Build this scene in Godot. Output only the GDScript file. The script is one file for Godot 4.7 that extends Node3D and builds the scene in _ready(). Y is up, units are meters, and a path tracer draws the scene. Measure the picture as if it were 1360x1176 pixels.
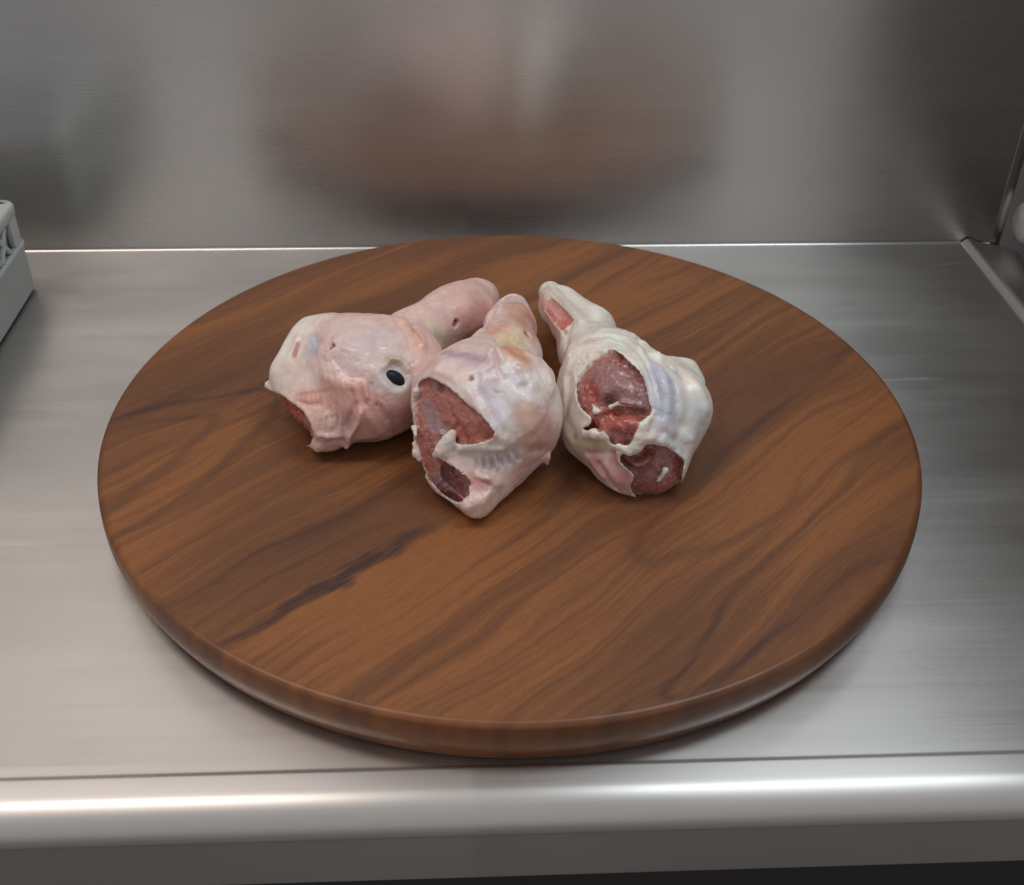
extends Node3D
# Three raw plucked duck heads on a round wooden board, on a brushed steel kitchen counter.
# World: y up, the counter's surface is y = 0, the steel backsplash stands at z = 0, metres.

const BOARD_AT := Vector3(0.0235, 0.0, 0.2470)
const BOARD_TOP := 0.0271
const BOARD_R := 0.2125

var wood_rows := 1504
var wood_cols := 640
var wood_bytes: Array = []
var shell_done: Array = []
var fields: Array = []


func _ready() -> void:
	# camera
	var cam := Camera3D.new()
	cam.name = "camera"
	cam.fov = rad_to_deg(2.0 * atan(588.0 / 1500.0))
	cam.position = Vector3(0.0, 0.3721, 0.7432)
	cam.rotation = Vector3(-0.6355, -0.0491, 0.0134)
	cam.near = 0.01
	cam.far = 30.0
	var lens := CameraAttributesPhysical.new()
	lens.frustum_focal_length = 7.0
	lens.frustum_focus_distance = 0.575
	lens.exposure_aperture = 3.2
	lens.frustum_far = 30.0
	lens.frustum_near = 0.01
	cam.attributes = lens
	cam.fov = rad_to_deg(2.0 * atan(588.0 / 1500.0))
	add_child(cam)
	cam.current = true
	# surroundings and exposure
	var env := Environment.new()
	env.background_mode = Environment.BG_COLOR
	env.background_color = Color(0.44, 0.428, 0.423).linear_to_srgb()
	env.tonemap_mode = Environment.TONE_MAPPER_LINEAR
	env.tonemap_exposure = 0.96
	env.sdfgi_enabled = true
	env.ssao_enabled = true
	env.ssil_enabled = true
	var we := WorldEnvironment.new()
	we.name = "environment"
	we.environment = env
	add_child(we)
	# lamps of the kitchen
	ceiling_light("long white ceiling light to the left above the counter", Vector3(-0.66, 1.45, 0.30), Vector2(0.9, 0.28), Color(1.0, 0.935, 0.89), 0.72)
	ceiling_light("long white ceiling light to the right above the counter", Vector3(0.70, 1.45, 0.32), Vector2(0.9, 0.28), Color(0.95, 0.985, 1.0), 0.74)

	# heavy computing in worker threads: the wood of the board and the three heads
	fields = [duck_facing_right(), duck_in_the_middle(), duck_facing_back()]
	shell_done.resize(3)
	wood_bytes.resize(8)
	var heads_task := WorkerThreadPool.add_group_task(work, 11, -1, true)
	WorkerThreadPool.wait_for_group_task_completion(heads_task)

	steel_counter()
	backsplash()
	floor_below()
	cutting_board()
	plastic_crate()
	side_cabinet()
	duck_head(0, "raw plucked duck head lying on its cheek with one dark eye in a pale ring", true)
	duck_head(1, "raw duck head between the other two, its cut neck showing grainy pink meat", false)
	duck_head(2, "raw white-skinned duck head with open bill slit and two dark red hollows in it", false)


func work(i: int) -> void:
	if i < 3:
		shell_done[i] = fields[i].build()
	else:
		wood_band(i - 3)


# ---------------------------------------------------------------- helpers

func numbered(called: String) -> String:
	if not has_node(called):
		return called
	var k := 1
	while has_node("%s_%03d" % [called, k]):
		k += 1
	return "%s_%03d" % [called, k]


func thing(called: String, label: String, category: String, at := Vector3.ZERO, group := "") -> Node3D:
	var o := Node3D.new()
	o.name = numbered(called)
	add_child(o)
	o.position = at
	tag(o, label, category, group)
	return o


func tag(o: Node3D, label: String, category: String, group := "") -> void:
	o.set_meta("label", label)
	o.set_meta("category", category)
	if group:
		o.set_meta("group", group)


func put(called: String, mesh: Mesh, mat: Material, parent: Node3D, at := Vector3.ZERO) -> MeshInstance3D:
	var o := MeshInstance3D.new()
	o.name = called
	o.mesh = mesh
	o.material_override = mat
	o.position = at
	parent.add_child(o, true)
	return o


func plain(color: Color, rough: float, metal := 0.0) -> StandardMaterial3D:
	var m := StandardMaterial3D.new()
	m.albedo_color = color.linear_to_srgb()
	m.roughness = rough
	m.metallic = metal
	return m


func noise(freq: float, seed_: int, octaves := 3) -> FastNoiseLite:
	var n := FastNoiseLite.new()
	n.noise_type = FastNoiseLite.TYPE_SIMPLEX_SMOOTH
	n.frequency = freq
	n.seed = seed_
	n.fractal_type = FastNoiseLite.FRACTAL_FBM
	n.fractal_octaves = octaves
	return n


func quad(st: SurfaceTool, a: Vector3, b: Vector3, c: Vector3, d: Vector3, ua: Vector2, ub: Vector2, uc: Vector2, ud: Vector2) -> void:
	for pair in [[a, ua], [b, ub], [c, uc], [a, ua], [c, uc], [d, ud]]:
		st.set_uv(pair[1])
		st.add_vertex(pair[0])


# A profile of (y, z) points, swept along x from x0 to x1; u is metres along x, v metres along the profile.
func sheet_along_x(profile: PackedVector2Array, x0: float, x1: float, cuts := 1) -> ArrayMesh:
	var st := SurfaceTool.new()
	st.begin(Mesh.PRIMITIVE_TRIANGLES)
	st.set_smooth_group(1)
	var run := 0.0
	for i in profile.size() - 1:
		var p := profile[i]
		var q := profile[i + 1]
		var l := p.distance_to(q)
		for k in cuts:
			var xa := lerpf(x0, x1, float(k) / cuts)
			var xb := lerpf(x0, x1, float(k + 1) / cuts)
			quad(st, Vector3(xa, p.y, p.x), Vector3(xb, p.y, p.x), Vector3(xb, q.y, q.x), Vector3(xa, q.y, q.x), Vector2(xa, run), Vector2(xb, run), Vector2(xb, run + l), Vector2(xa, run + l))
		run += l
	st.generate_normals()
	st.generate_tangents()
	return st.commit()


func box_mesh(size: Vector3, bevel: float) -> ArrayMesh:
	# a box with rounded edges: a subdivided cube whose points are pulled onto a rounded box
	var st := SurfaceTool.new()
	st.begin(Mesh.PRIMITIVE_TRIANGLES)
	st.set_smooth_group(1)
	var h := size * 0.5
	var steps := [-1.0, -0.8, -0.5, 0.5, 0.8, 1.0]
	for axis in 3:
		for s in [-1.0, 1.0]:
			for i in 5:
				for j in 5:
					var c := []
					for ij in [[i, j], [i + 1, j], [i + 1, j + 1], [i, j + 1]]:
						var w := Vector3()
						w[axis] = s
						w[(axis + 1) % 3] = steps[ij[0]]
						w[(axis + 2) % 3] = steps[ij[1]]
						var p := Vector3()
						for a in 3:
							var t: float = w[a]
							p[a] = signf(t) * (h[a] - bevel) + (bevel * (absf(t) - 0.5) * 2.0 * signf(t) if absf(t) >= 0.5 else 0.0)
						var core := Vector3(clampf(p.x, -h.x + bevel, h.x - bevel), clampf(p.y, -h.y + bevel, h.y - bevel), clampf(p.z, -h.z + bevel, h.z - bevel))
						c.append(core + (p - core).normalized() * bevel)
					if s < 0.0:
						quad(st, c[0], c[1], c[2], c[3], Vector2(0, 0), Vector2(1, 0), Vector2(1, 1), Vector2(0, 1))
					else:
						quad(st, c[0], c[3], c[2], c[1], Vector2(0, 0), Vector2(0, 1), Vector2(1, 1), Vector2(1, 0))
	st.generate_normals()
	return st.commit()


# ---------------------------------------------------------------- lamps

func ceiling_light(label: String, at: Vector3, size: Vector2, color: Color, energy: float) -> void:
	var t := thing("ceiling_light", label, "ceiling light", at)
	put("housing", box_mesh(Vector3(size.x + 0.06, 0.06, size.y + 0.06), 0.01), plain(Color(0.6, 0.6, 0.6), 0.5), t, Vector3(0, 0.035, 0))
	var glow := plain(Color(0.8, 0.8, 0.8), 0.6)
	glow.emission_enabled = true
	glow.emission = color
	glow.emission_energy_multiplier = 1.0
	put("diffuser", box_mesh(Vector3(size.x, 0.012, size.y), 0.004), glow, t)
	var l := AreaLight3D.new()
	l.name = "lamp"
	l.area_size = size
	l.light_color = color
	l.light_energy = energy
	l.area_normalize_energy = true
	l.area_range = 6.0
	l.area_attenuation = 2.0
	l.shadow_enabled = true
	l.rotation.x = -PI / 2
	l.position.y = -0.008
	t.add_child(l)


# ---------------------------------------------------------------- steel

func smudge_image(seed_: int, lo: float, hi: float, marks: Array) -> ImageTexture:
	# fingerprints, wipe marks and dried drops as a change of gloss
	var w := 320
	var h := 1024
	var im := Image.create(w, h, false, Image.FORMAT_L8)
	var n1 := noise(0.006, seed_, 4)
	var n2 := noise(0.03, seed_ + 1, 3)
	var rows := PackedFloat32Array()
	var rng := RandomNumberGenerator.new()
	rng.seed = seed_
	for y in h:
		rows.append(rng.randf_range(-0.5, 0.5))
	for y in h:
		for x in w:
			var t := 0.5 + 0.45 * n1.get_noise_2d(x * 1.4, y * 0.4) + 0.2 * n2.get_noise_2d(x * 0.6, y * 0.4) + 0.30 * rows[y] * (0.5 + 0.9 * n2.get_noise_2d(x * 0.25, y * 9.0))
			for m in marks:
				var d := Vector2((x - m.x * w) / m.z, (y - m.y * h) / m.w).length()
				if d < 2.0:
					t += 0.5 * exp(-d * d * 2.0)
			var v := lerpf(lo, hi, clampf(t, 0.0, 1.0))
			im.set_pixel(x, y, Color(v, v, v))
	# scratches
	for k in 16:
		var p := Vector2(rng.randf() * w, rng.randf() * h)
		var d := Vector2(0.25, 0).rotated(rng.randf_range(-0.5, 0.5) if k % 3 else rng.randf_range(0.0, PI)) * Vector2(1.0, 3.0)
		var v2 := hi + 0.02 * rng.randf()
		for i in rng.randi_range(20, 120):
			p += d
			d = d.rotated(rng.randf_range(-0.02, 0.02))
			if p.x >= 0.0 and p.y >= 0.0 and p.x < w and p.y < h:
				im.set_pixel(int(p.x), int(p.y), Color(v2, v2, v2))
	return ImageTexture.create_from_image(im)


func steel(seed_: int, rough_lo: float, rough_hi: float, marks: Array, color := Color(0.60, 0.59, 0.58)) -> StandardMaterial3D:
	var m := plain(color, 1.0, 1.0)
	m.roughness_texture = smudge_image(seed_, rough_lo, rough_hi, marks)
	m.roughness_texture_channel = BaseMaterial3D.TEXTURE_CHANNEL_RED
	m.anisotropy_enabled = true
	m.anisotropy = -0.72
	m.uv1_scale = Vector3(1.1, 2.2, 1)
	return m


func steel_counter() -> void:
	var t := thing("steel_counter", "brushed stainless steel kitchen counter with a rounded front edge under the board", "counter")
	var m := steel(11, 0.26, 0.42, [Vector4(0.3, 0.4, 6, 4), Vector4(0.75, 0.7, 9, 3)])
	var top := PackedVector2Array()
	for k in 5:
		top.append(Vector2(0.0018 * (1.0 - cos(k * PI / 8.0)), 0.0018 * (1.0 - sin(k * PI / 8.0))))
	top[0] = Vector2(0.0003, 0.0020)
	top.append(Vector2(0.06, 0.0))
	top.append(Vector2(0.25, 0.0))
	top.append(Vector2(0.4515, 0.0))
	put("worktop", sheet_along_x(top, -0.9, 0.366, 6), m, t)
	var lip := PackedVector2Array()
	# the small step up before the front edge, the flat of the edge and its roll
	lip.append(Vector2(0.4515, 0.0))
	lip.append(Vector2(0.4555, 0.0))
	for k in range(0, 9):
		var e := k / 8.0
		lip.append(Vector2(0.4562 + 0.0034 * e, 0.0024 * (e * e * (3.0 - 2.0 * e))))
	lip.append(Vector2(0.4602, 0.0024))
	lip.append(Vector2(0.4650, 0.0023))
	lip.append(Vector2(0.4672, 0.0022))
	var r := 0.0135
	for k in range(1, 19):
		var a := k * PI / 36.0
		lip.append(Vector2(0.4674 + r * sin(a), 0.0022 - r * (1.0 - cos(a))))
	var edge := steel(23, 0.30, 0.42, [])
	put("front_edge", sheet_along_x(lip, -0.9, 0.4, 6), edge, t)
	var face := PackedVector2Array()
	face.append(Vector2(0.4810, -0.0112))
	face.append(Vector2(0.4812, -0.0380))
	for k in range(1, 7):
		var a2 := k * PI / 12.0
		face.append(Vector2(0.4792 + 0.002 * cos(a2), -0.0380 - 0.002 * sin(a2)))
	face.append(Vector2(0.44, -0.0400))
	put("front_face", sheet_along_x(face, -0.9, 0.4, 6), steel(31, 0.34, 0.46, [], Color(0.46, 0.45, 0.44)), t)
	put("underframe", box_mesh(Vector3(1.28, 0.7, 0.02), 0.002), plain(Color(0.018, 0.017, 0.017), 0.6), t, Vector3(-0.25, -0.395, 0.42))
	# the raised bead along the right end
	var bead := SurfaceTool.new()
	bead.begin(Mesh.PRIMITIVE_TRIANGLES)
	bead.set_smooth_group(1)
	var prof := [Vector2(0.3655, 0.0), Vector2(0.3662, 0.0016), Vector2(0.368, 0.0032), Vector2(0.3705, 0.0042), Vector2(0.373, 0.0036), Vector2(0.376, 0.0022), Vector2(0.381, 0.0006), Vector2(0.390, -0.001), Vector2(0.404, -0.0035), Vector2(0.410, -0.007), Vector2(0.412, -0.03)]
	for i in prof.size() - 1:
		var a: Vector2 = prof[i]
		var b: Vector2 = prof[i + 1]
		quad(bead, Vector3(a.x, a.y, 0.0015), Vector3(a.x, a.y, 0.4515), Vector3(b.x, b.y, 0.4515), Vector3(b.x, b.y, 0.0015), Vector2(0, i * 0.003), Vector2(0.45, i * 0.003), Vector2(0.45, i * 0.003 + 0.003), Vector2(0, i * 0.003 + 0.003))
	bead.generate_normals()
	bead.generate_tangents()
	put("end_bead", bead.commit(), edge, t)


func backsplash() -> void:
	var t := thing("backsplash", "tall stainless steel backsplash panel standing behind the wooden board", "wall panel")
	var m := steel(47, 0.23, 0.33, [Vector4(0.27, 0.55, 4, 6), Vector4(0.245, 0.6, 3, 5), Vector4(0.73, 0.66, 5, 5), Vector4(0.745, 0.66, 4, 6)])
	var p := PackedVector2Array()
	p.append(Vector2(0.0, 0.0))
	for k in 12:
		p.append(Vector2(-0.0002, 0.05 * (k + 1)))
	put("panel", sheet_along_x(p, -0.9, 0.388, 8), m, t)
	# the panel's right edge is folded back
	var st := SurfaceTool.new()
	st.begin(Mesh.PRIMITIVE_TRIANGLES)
	st.set_smooth_group(1)
	for k in 6:
		var a0 := k * PI / 12.0
		var a1 := (k + 1) * PI / 12.0
		var u := Vector2(0.388 + 0.012 * sin(a0), -0.012 * (1.0 - cos(a0)))
		var v := Vector2(0.388 + 0.012 * sin(a1), -0.012 * (1.0 - cos(a1)))
		quad(st, Vector3(u.x, -0.03, u.y), Vector3(v.x, -0.03, v.y), Vector3(v.x, 0.6, v.y), Vector3(u.x, 0.6, u.y), Vector2(0, k * 0.003), Vector2(0, k * 0.003 + 0.003), Vector2(0.6, k * 0.003 + 0.003), Vector2(0.6, k * 0.003))
	quad(st, Vector3(0.4, -0.03, -0.012), Vector3(0.4, -0.03, -0.05), Vector3(0.4, 0.6, -0.05), Vector3(0.4, 0.6, -0.012), Vector2(0, 0.02), Vector2(0, 0.06), Vector2(0.6, 0.06), Vector2(0.6, 0.02))
	st.generate_normals()
	st.generate_tangents()
	put("folded_edge", st.commit(), m, t)


func floor_below() -> void:
	var p := PlaneMesh.new()
	p.size = Vector2(6, 6)
	var m := plain(Color(0.17, 0.16, 0.155), 0.5)
	var o := put("floor", p, m, self, Vector3(0, -0.86, 1.5))
	o.set_meta("kind", "structure")


# ---------------------------------------------------------------- the wooden board

func wood_band(part: int) -> void:
	# one eighth of the rows of the board's wood: u runs along the grain, v across it, both in metres from the centre
	var slow := noise(1.0, 5, 2)
	var streak := noise(1.0, 6, 3)
	var fine := noise(1.0, 7, 2)
	var fibre := noise(1.0, 8, 1)
	var rows := wood_rows / 8
	var bytes := PackedByteArray()
	bytes.resize(rows * wood_cols * 3)
	var light := Vector3(0.262, 0.102, 0.035)
	var mid := Vector3(0.150, 0.062, 0.028)
	var dark := Vector3(0.062, 0.028, 0.022)
	# knots and cathedrals: u, v, reach along, reach across, lift
	var swirls := [[0.12, 0.07, 0.09, 0.018, 0.018], [-0.115, 0.052, 0.012, 0.008, 0.010], [0.05, -0.13, 0.10, 0.02, 0.016]]
	# arches: tip u, axis v, half width 5 cm behind the tip, way it opens, darkness, line width, whether paler inside
	var arches := [[-0.094, 0.182, 0.0128, 1.0, 0.38, 0.0026, 0.0], [-0.115, 0.182, 0.021, 1.0, 0.16, 0.0035, 0.0], [-0.080, -0.101, 0.031, -1.0, 0.32, 0.0026, 1.0], [-0.118, -0.104, 0.024, -1.0, 0.30, 0.003, 0.0], [-0.040, 0.125, 0.016, 1.0, 0.26, 0.0030, 0.0], [0.06, -0.06, 0.017, -1.0, 0.18, 0.003, 0.0]]
	var at := 0
	for r in rows:
		var v := ((part * rows + r + 0.5) / wood_rows - 0.5) * 0.434
		for c in wood_cols:
			var u := ((c + 0.5) / wood_cols - 0.5) * 0.434
			var warp := 0.009 * slow.get_noise_2d(u * 6.0, v * 13.0) + 0.0012 * fine.get_noise_2d(u * 24.0, v * 60.0)
			var f := v + warp + 0.03 * u * slow.get_noise_2d(u * 2.0 + 9.0, v * 3.0)
			for s in swirls:
				var du: float = (u - s[0]) / s[2]
				var dv: float = (v - s[1]) / s[3]
				var e := du * du + dv * dv
				if e < 6.0:
					f += s[4] * exp(-e)
			var g := streak.get_noise_2d(f * 34.0, u * 1.1)
			var g2 := streak.get_noise_2d(f * 120.0 + 40.0, u * 2.2)
			var g3 := streak.get_noise_2d(f * 420.0 + 70.0, u * 5.0)
			var h := fine.get_noise_2d(v * 900.0 + warp * 400.0, u * 22.0)
			var p := fibre.get_noise_2d(v * 2600.0, u * 70.0)
			var tone := slow.get_noise_2d(u * 3.0 + 20.0, f * 11.0)
			var t := 0.45 + 0.38 * g + 0.24 * g2 + 0.17 * g3 + 0.44 * tone
			# cathedral figure: dark lines that run as long narrow arches
			for s in arches:
				var y: float = v - s[1] + warp
				var r2: float = y * y / (s[2] * s[2]) * 0.05 - (u - s[0]) * s[3]
				var near_: float = r2 / sqrt(1.0 + pow(2.0 * y * 0.05 / (s[2] * s[2]), 2.0))
				t += s[4] * exp(-pow(near_ / s[5], 2.0)) - (0.10 if near_ < 0.0 else 0.0) * s[6]
			# a paler, orange field round the mineral streak and darker heartwood behind it
			t -= 0.50 * exp(-pow((u + 0.145) / 0.065, 2.0) - pow((v - 0.068) / 0.034, 2.0))
			t += 0.20 * exp(-pow((u + 0.12) / 0.09, 2.0) - pow((v - 0.012) / 0.018, 2.0))
			var col := light.lerp(mid, smoothstep(0.05, 0.62, t)).lerp(dark, 0.8 * smoothstep(0.60, 1.15, t))
			# the dark mineral streak near the front
			var sd := Vector2((u + 0.150) / 0.046, (v - 0.0410 - 0.03 * (u + 0.15) + 0.003 * fine.get_noise_2d(u * 30.0, 3.0)) / (0.0036 + 0.020 * (u + 0.15) + 0.0016 * fine.get_noise_2d(u * 40.0, v * 200.0))).length()
			col = col.lerp(Vector3(0.050, 0.026, 0.024), clampf((1.6 - sd) * (1.1 + 0.6 * p + 0.8 * g3), 0.0, 0.92))
			col *= 1.0 + 0.13 * h + 0.09 * p
			if p > 0.42:
				col *= 0.80
			var px := Color(maxf(col.x, 0.0), maxf(col.y, 0.0), maxf(col.z, 0.0)).linear_to_srgb()
			bytes[at] = int(clampf(px.r, 0.0, 1.0) * 255.0)
			bytes[at + 1] = int(clampf(px.g, 0.0, 1.0) * 255.0)
			bytes[at + 2] = int(clampf(px.b, 0.0, 1.0) * 255.0)
			at += 3
	wood_bytes[part] = bytes


func cutting_board() -> void:
	var all := PackedByteArray()
	for b in wood_bytes:
		all.append_array(b)
	var im := Image.create_from_data(wood_cols, wood_rows, false, Image.FORMAT_RGB8, all)
	var m := plain(Color.WHITE, 0.40)
	m.albedo_color = Color.WHITE
	m.albedo_texture = ImageTexture.create_from_image(im)
	m.metallic_specular = 0.42
	var grey := im.duplicate()
	grey.convert(Image.FORMAT_L8)
	m.heightmap_enabled = true
	m.heightmap_texture = ImageTexture.create_from_image(grey)
	m.heightmap_scale = 0.015
	# a lathe: flat top, a small round at the edge, a side that bellies out and turns in under the board
	var prof := PackedVector2Array()
	for k in 12:
		prof.append(Vector2(BOARD_R * 0.985 * k / 11.0, BOARD_TOP))
	for k in range(1, 6):
		var a := k * PI / 10.0
		prof.append(Vector2(BOARD_R - 0.00315 + 0.00315 * sin(a), BOARD_TOP - 0.0028 * (1.0 - cos(a))))
	for k in range(1, 8):
		var a3 := k / 7.0
		prof.append(Vector2(BOARD_R + 0.0006 * sin(a3 * PI) - 0.0035 * a3 * a3 * a3, lerpf(BOARD_TOP - 0.0028, 0.0050, a3)))
	for k in range(1, 6):
		var a4 := k * PI / 10.0
		prof.append(Vector2(BOARD_R - 0.0035 - 0.004 * (1.0 - cos(a4)), 0.0050 - 0.0045 * sin(a4)))
	prof.append(Vector2(0.0, 0.0005))
	var soft := im.duplicate()
	soft.resize(80, 120, Image.INTERPOLATE_TRILINEAR)
	soft.resize(320, 480, Image.INTERPOLATE_CUBIC)
	var edge := plain(Color.WHITE, 0.36)
	edge.albedo_color = Color(0.97, 0.94, 0.92)
	edge.albedo_texture = ImageTexture.create_from_image(soft)
	edge.metallic_specular = 0.45
	var t := thing("cutting_board", "large round brown wooden cutting board lying on the steel counter", "cutting board", BOARD_AT)
	var at_edge := 12
	put("top_face", lathe(prof.slice(0, at_edge), prof), m, t)
	put("edge", lathe(prof.slice(at_edge - 1), prof), edge, t)


func lathe(prof: PackedVector2Array, whole: PackedVector2Array) -> ArrayMesh:
	var st := SurfaceTool.new()
	st.begin(Mesh.PRIMITIVE_TRIANGLES)
	var segs := 240
	var ca := cos(deg_to_rad(42.0))
	var sa := sin(deg_to_rad(42.0))
	var first := whole.find(prof[0])
	for i in prof.size():
		for s in segs + 1:
			var a5 := TAU * s / segs
			var p := Vector3(prof[i].x * cos(a5), prof[i].y, prof[i].x * sin(a5))
			var before := whole[maxi(first + i - 1, 0)]
			var after := whole[mini(first + i + 1, whole.size() - 1)]
			var d := (after - before).normalized()
			var n2 := Vector2(-d.y, d.x)
			st.set_normal(Vector3(n2.x * cos(a5), n2.y, n2.x * sin(a5)))
			var u := p.x * ca - p.z * sa
			var v := p.x * sa + p.z * ca
			st.set_uv(Vector2(u / 0.434 + 0.5, v / 0.434 + 0.5))
			st.add_vertex(p)
	for i in prof.size() - 1:
		for s in segs:
			var q := i * (segs + 1) + s
			for k in [q, q + segs + 2, q + 1, q, q + segs + 1, q + segs + 2]:
				st.add_index(k)
	return st.commit()


# ---------------------------------------------------------------- things at the sides

func round_ring(t: Node3D, called: String, m: Material, wide: float, long: float, r: float, prof: Array) -> void:
	# a closed band with round corners; each profile point is (outwards, up)
	var st := SurfaceTool.new()
	st.begin(Mesh.PRIMITIVE_TRIANGLES)
	st.set_smooth_group(1)
	var ring: Array = []
	for c in [[-r, r, -90.0], [-r, long - r, 0.0], [-wide + r, long - r, 90.0], [-wide + r, r, 180.0]]:
		for k in 9:
			var a := deg_to_rad(c[2] + k * 90.0 / 8.0)
			ring.append([Vector2(c[0], c[1]), Vector2(cos(a), sin(a))])
	for i in ring.size():
		var p: Array = ring[i]
		var q: Array = ring[(i + 1) % ring.size()]
		for j in prof.size() - 1:
			var c4 := []
			for e in [[p, j], [q, j], [q, j + 1], [p, j + 1]]:
				var off: Vector2 = prof[e[1]]
				var w: Vector2 = e[0][0] + e[0][1] * (r + off.x)
				c4.append(Vector3(w.x, off.y, w.y))
			quad(st, c4[0], c4[1], c4[2], c4[3], Vector2.ZERO, Vector2.ZERO, Vector2.ZERO, Vector2.ZERO)
	st.generate_normals()
	put(called, st.commit(), m, t)


func plastic_crate() -> void:
	var at := Vector3(-0.2885, 0.0, 0.0523)
	var t := thing("plastic_crate", "grey plastic crate with a lattice band in its side, left of the board", "crate", at)
	var m := plain(Color(0.40, 0.43, 0.42), 0.45)
	var inner := plain(Color(0.13, 0.145, 0.18), 0.6)
	var long := 0.26
	var wide := 0.20
	round_ring(t, "base_wall", m, wide, long, 0.008, [Vector2(-0.004, 0.002), Vector2(-0.0008, 0.002), Vector2(0.0, 0.003), Vector2(0.0, 0.0335), Vector2(0.0008, 0.0345), Vector2(0.0008, 0.0362), Vector2(-0.0004, 0.0370), Vector2(-0.004, 0.0370), Vector2(-0.004, 0.002)])
	round_ring(t, "rim", m, wide, long, 0.008, [Vector2(-0.0002, 0.0555), Vector2(0.0004, 0.0562), Vector2(0.0004, 0.0615), Vector2(-0.0006, 0.0628), Vector2(-0.0018, 0.0633), Vector2(-0.0095, 0.0633), Vector2(-0.0108, 0.0625), Vector2(-0.0112, 0.0605), Vector2(-0.0112, 0.0555), Vector2(-0.0002, 0.0555)])
	put("tray", box_mesh(Vector3(wide - 0.020, 0.003, long - 0.020), 0.001), inner, t, Vector3(-wide / 2, 0.0545, long / 2))
	put("bottom", box_mesh(Vector3(wide - 0.010, 0.003, long - 0.010), 0.001), inner, t, Vector3(-wide / 2, 0.0035, long / 2))
	for s in [0.0, 1.0]:
		var x: float = -0.0022 - s * (wide - 0.0044)
		put("corner_post", box_mesh(Vector3(0.0044, 0.0190, 0.010), 0.0012), m, t, Vector3(x, 0.0462, 0.0125))
		put("corner_post", box_mesh(Vector3(0.0044, 0.0190, 0.010), 0.0012), m, t, Vector3(x, 0.0462, long - 0.0125))
		for z in [0.008, long - 0.008]:
			var c := CylinderMesh.new()
			c.top_radius = 0.0077
			c.bottom_radius = 0.0077
			c.height = 0.0186
			c.radial_segments = 32
			put("corner_post", c, m, t, Vector3(-0.008 if s == 0.0 else -wide + 0.008, 0.0462, z))
		put("recessed_wall", box_mesh(Vector3(0.0016, 0.0186, long - 0.030), 0.0004), m, t, Vector3(x - (0.0042 if s == 0.0 else -0.0042), 0.0462, long / 2))
		var n := 12
		for k in n:
			for way in [-1.0, 1.0]:
				var b := put("lattice_strut", box_mesh(Vector3(0.0036 + 0.0006 * way, 0.0235, 0.0036), 0.0010), m, t, Vector3(x - 0.0003 * way, 0.0462, 0.024 + (long - 0.048) * (k + 0.5) / n))
				b.rotation.x = way * 0.72
	for e in [0.0022, long - 0.0022]:
		put("end_wall", box_mesh(Vector3(wide - 0.016, 0.0188, 0.0036), 0.0012), m, t, Vector3(-wide / 2, 0.0462, e))


func side_cabinet() -> void:
	# beyond the counter's right end
	var t := thing("side_cabinet", "dark cabinet beyond the counter's right end with a pale rounded knob", "cabinet", Vector3(0.43, -0.8, 0.0))
	put("side_panel", box_mesh(Vector3(0.02, 1.3, 0.56), 0.003), plain(Color(0.09, 0.086, 0.083), 0.5), t, Vector3(0.01, 0.62, 0.20))
	var st := SurfaceTool.new()
	st.begin(Mesh.PRIMITIVE_TRIANGLES)
	st.set_smooth_group(1)
	var prof := [Vector2(0.0, 0.0), Vector2(0.006, 0.0003), Vector2(0.011, 0.0014), Vector2(0.0145, 0.004), Vector2(0.016, 0.008), Vector2(0.0155, 0.016), Vector2(0.012, 0.020), Vector2(0.009, 0.026)]
	for i in prof.size() - 1:
		for s in 32:
			var a := TAU * s / 32.0
			var b := TAU * (s + 1) / 32.0
			var p: Vector2 = prof[i]
			var q: Vector2 = prof[i + 1]
			quad(st, Vector3(p.y, p.x * cos(a), p.x * sin(a)), Vector3(q.y, q.x * cos(a), q.x * sin(a)), Vector3(q.y, q.x * cos(b), q.x * sin(b)), Vector3(p.y, p.x * cos(b), p.x * sin(b)), Vector2.ZERO, Vector2.ZERO, Vector2.ZERO, Vector2.ZERO)
	st.generate_normals()
	put("knob", st.commit(), plain(Color(0.42, 0.41, 0.40), 0.4), t, Vector3(-0.025, 0.8150, -0.001))


# ---------------------------------------------------------------- the duck heads

var skin_material: StandardMaterial3D
var meat_material: StandardMaterial3D
var bill_material: StandardMaterial3D


func bump_texture(seed_: int, freq: float, octaves: int) -> NoiseTexture2D:
	var t := NoiseTexture2D.new()
	t.width = 256
	t.height = 256
	t.seamless = true
	t.noise = noise(freq, seed_, octaves)
	return t


func flesh_material(rough: float, coat: float, bump: float, freq: float, seed_: int, sss: float) -> StandardMaterial3D:
	var m := StandardMaterial3D.new()
	m.vertex_color_use_as_albedo = true
	m.roughness = rough
	m.metallic_specular = 0.5
	m.clearcoat_enabled = true
	m.clearcoat = coat
	m.clearcoat_roughness = 0.12
	m.subsurf_scatter_enabled = true
	m.subsurf_scatter_strength = sss
	m.heightmap_enabled = true
	m.heightmap_texture = bump_texture(seed_, freq, 4)
	m.heightmap_scale = bump
	m.uv1_triplanar = true
	m.uv1_scale = Vector3(28, 28, 28)
	return m


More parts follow.
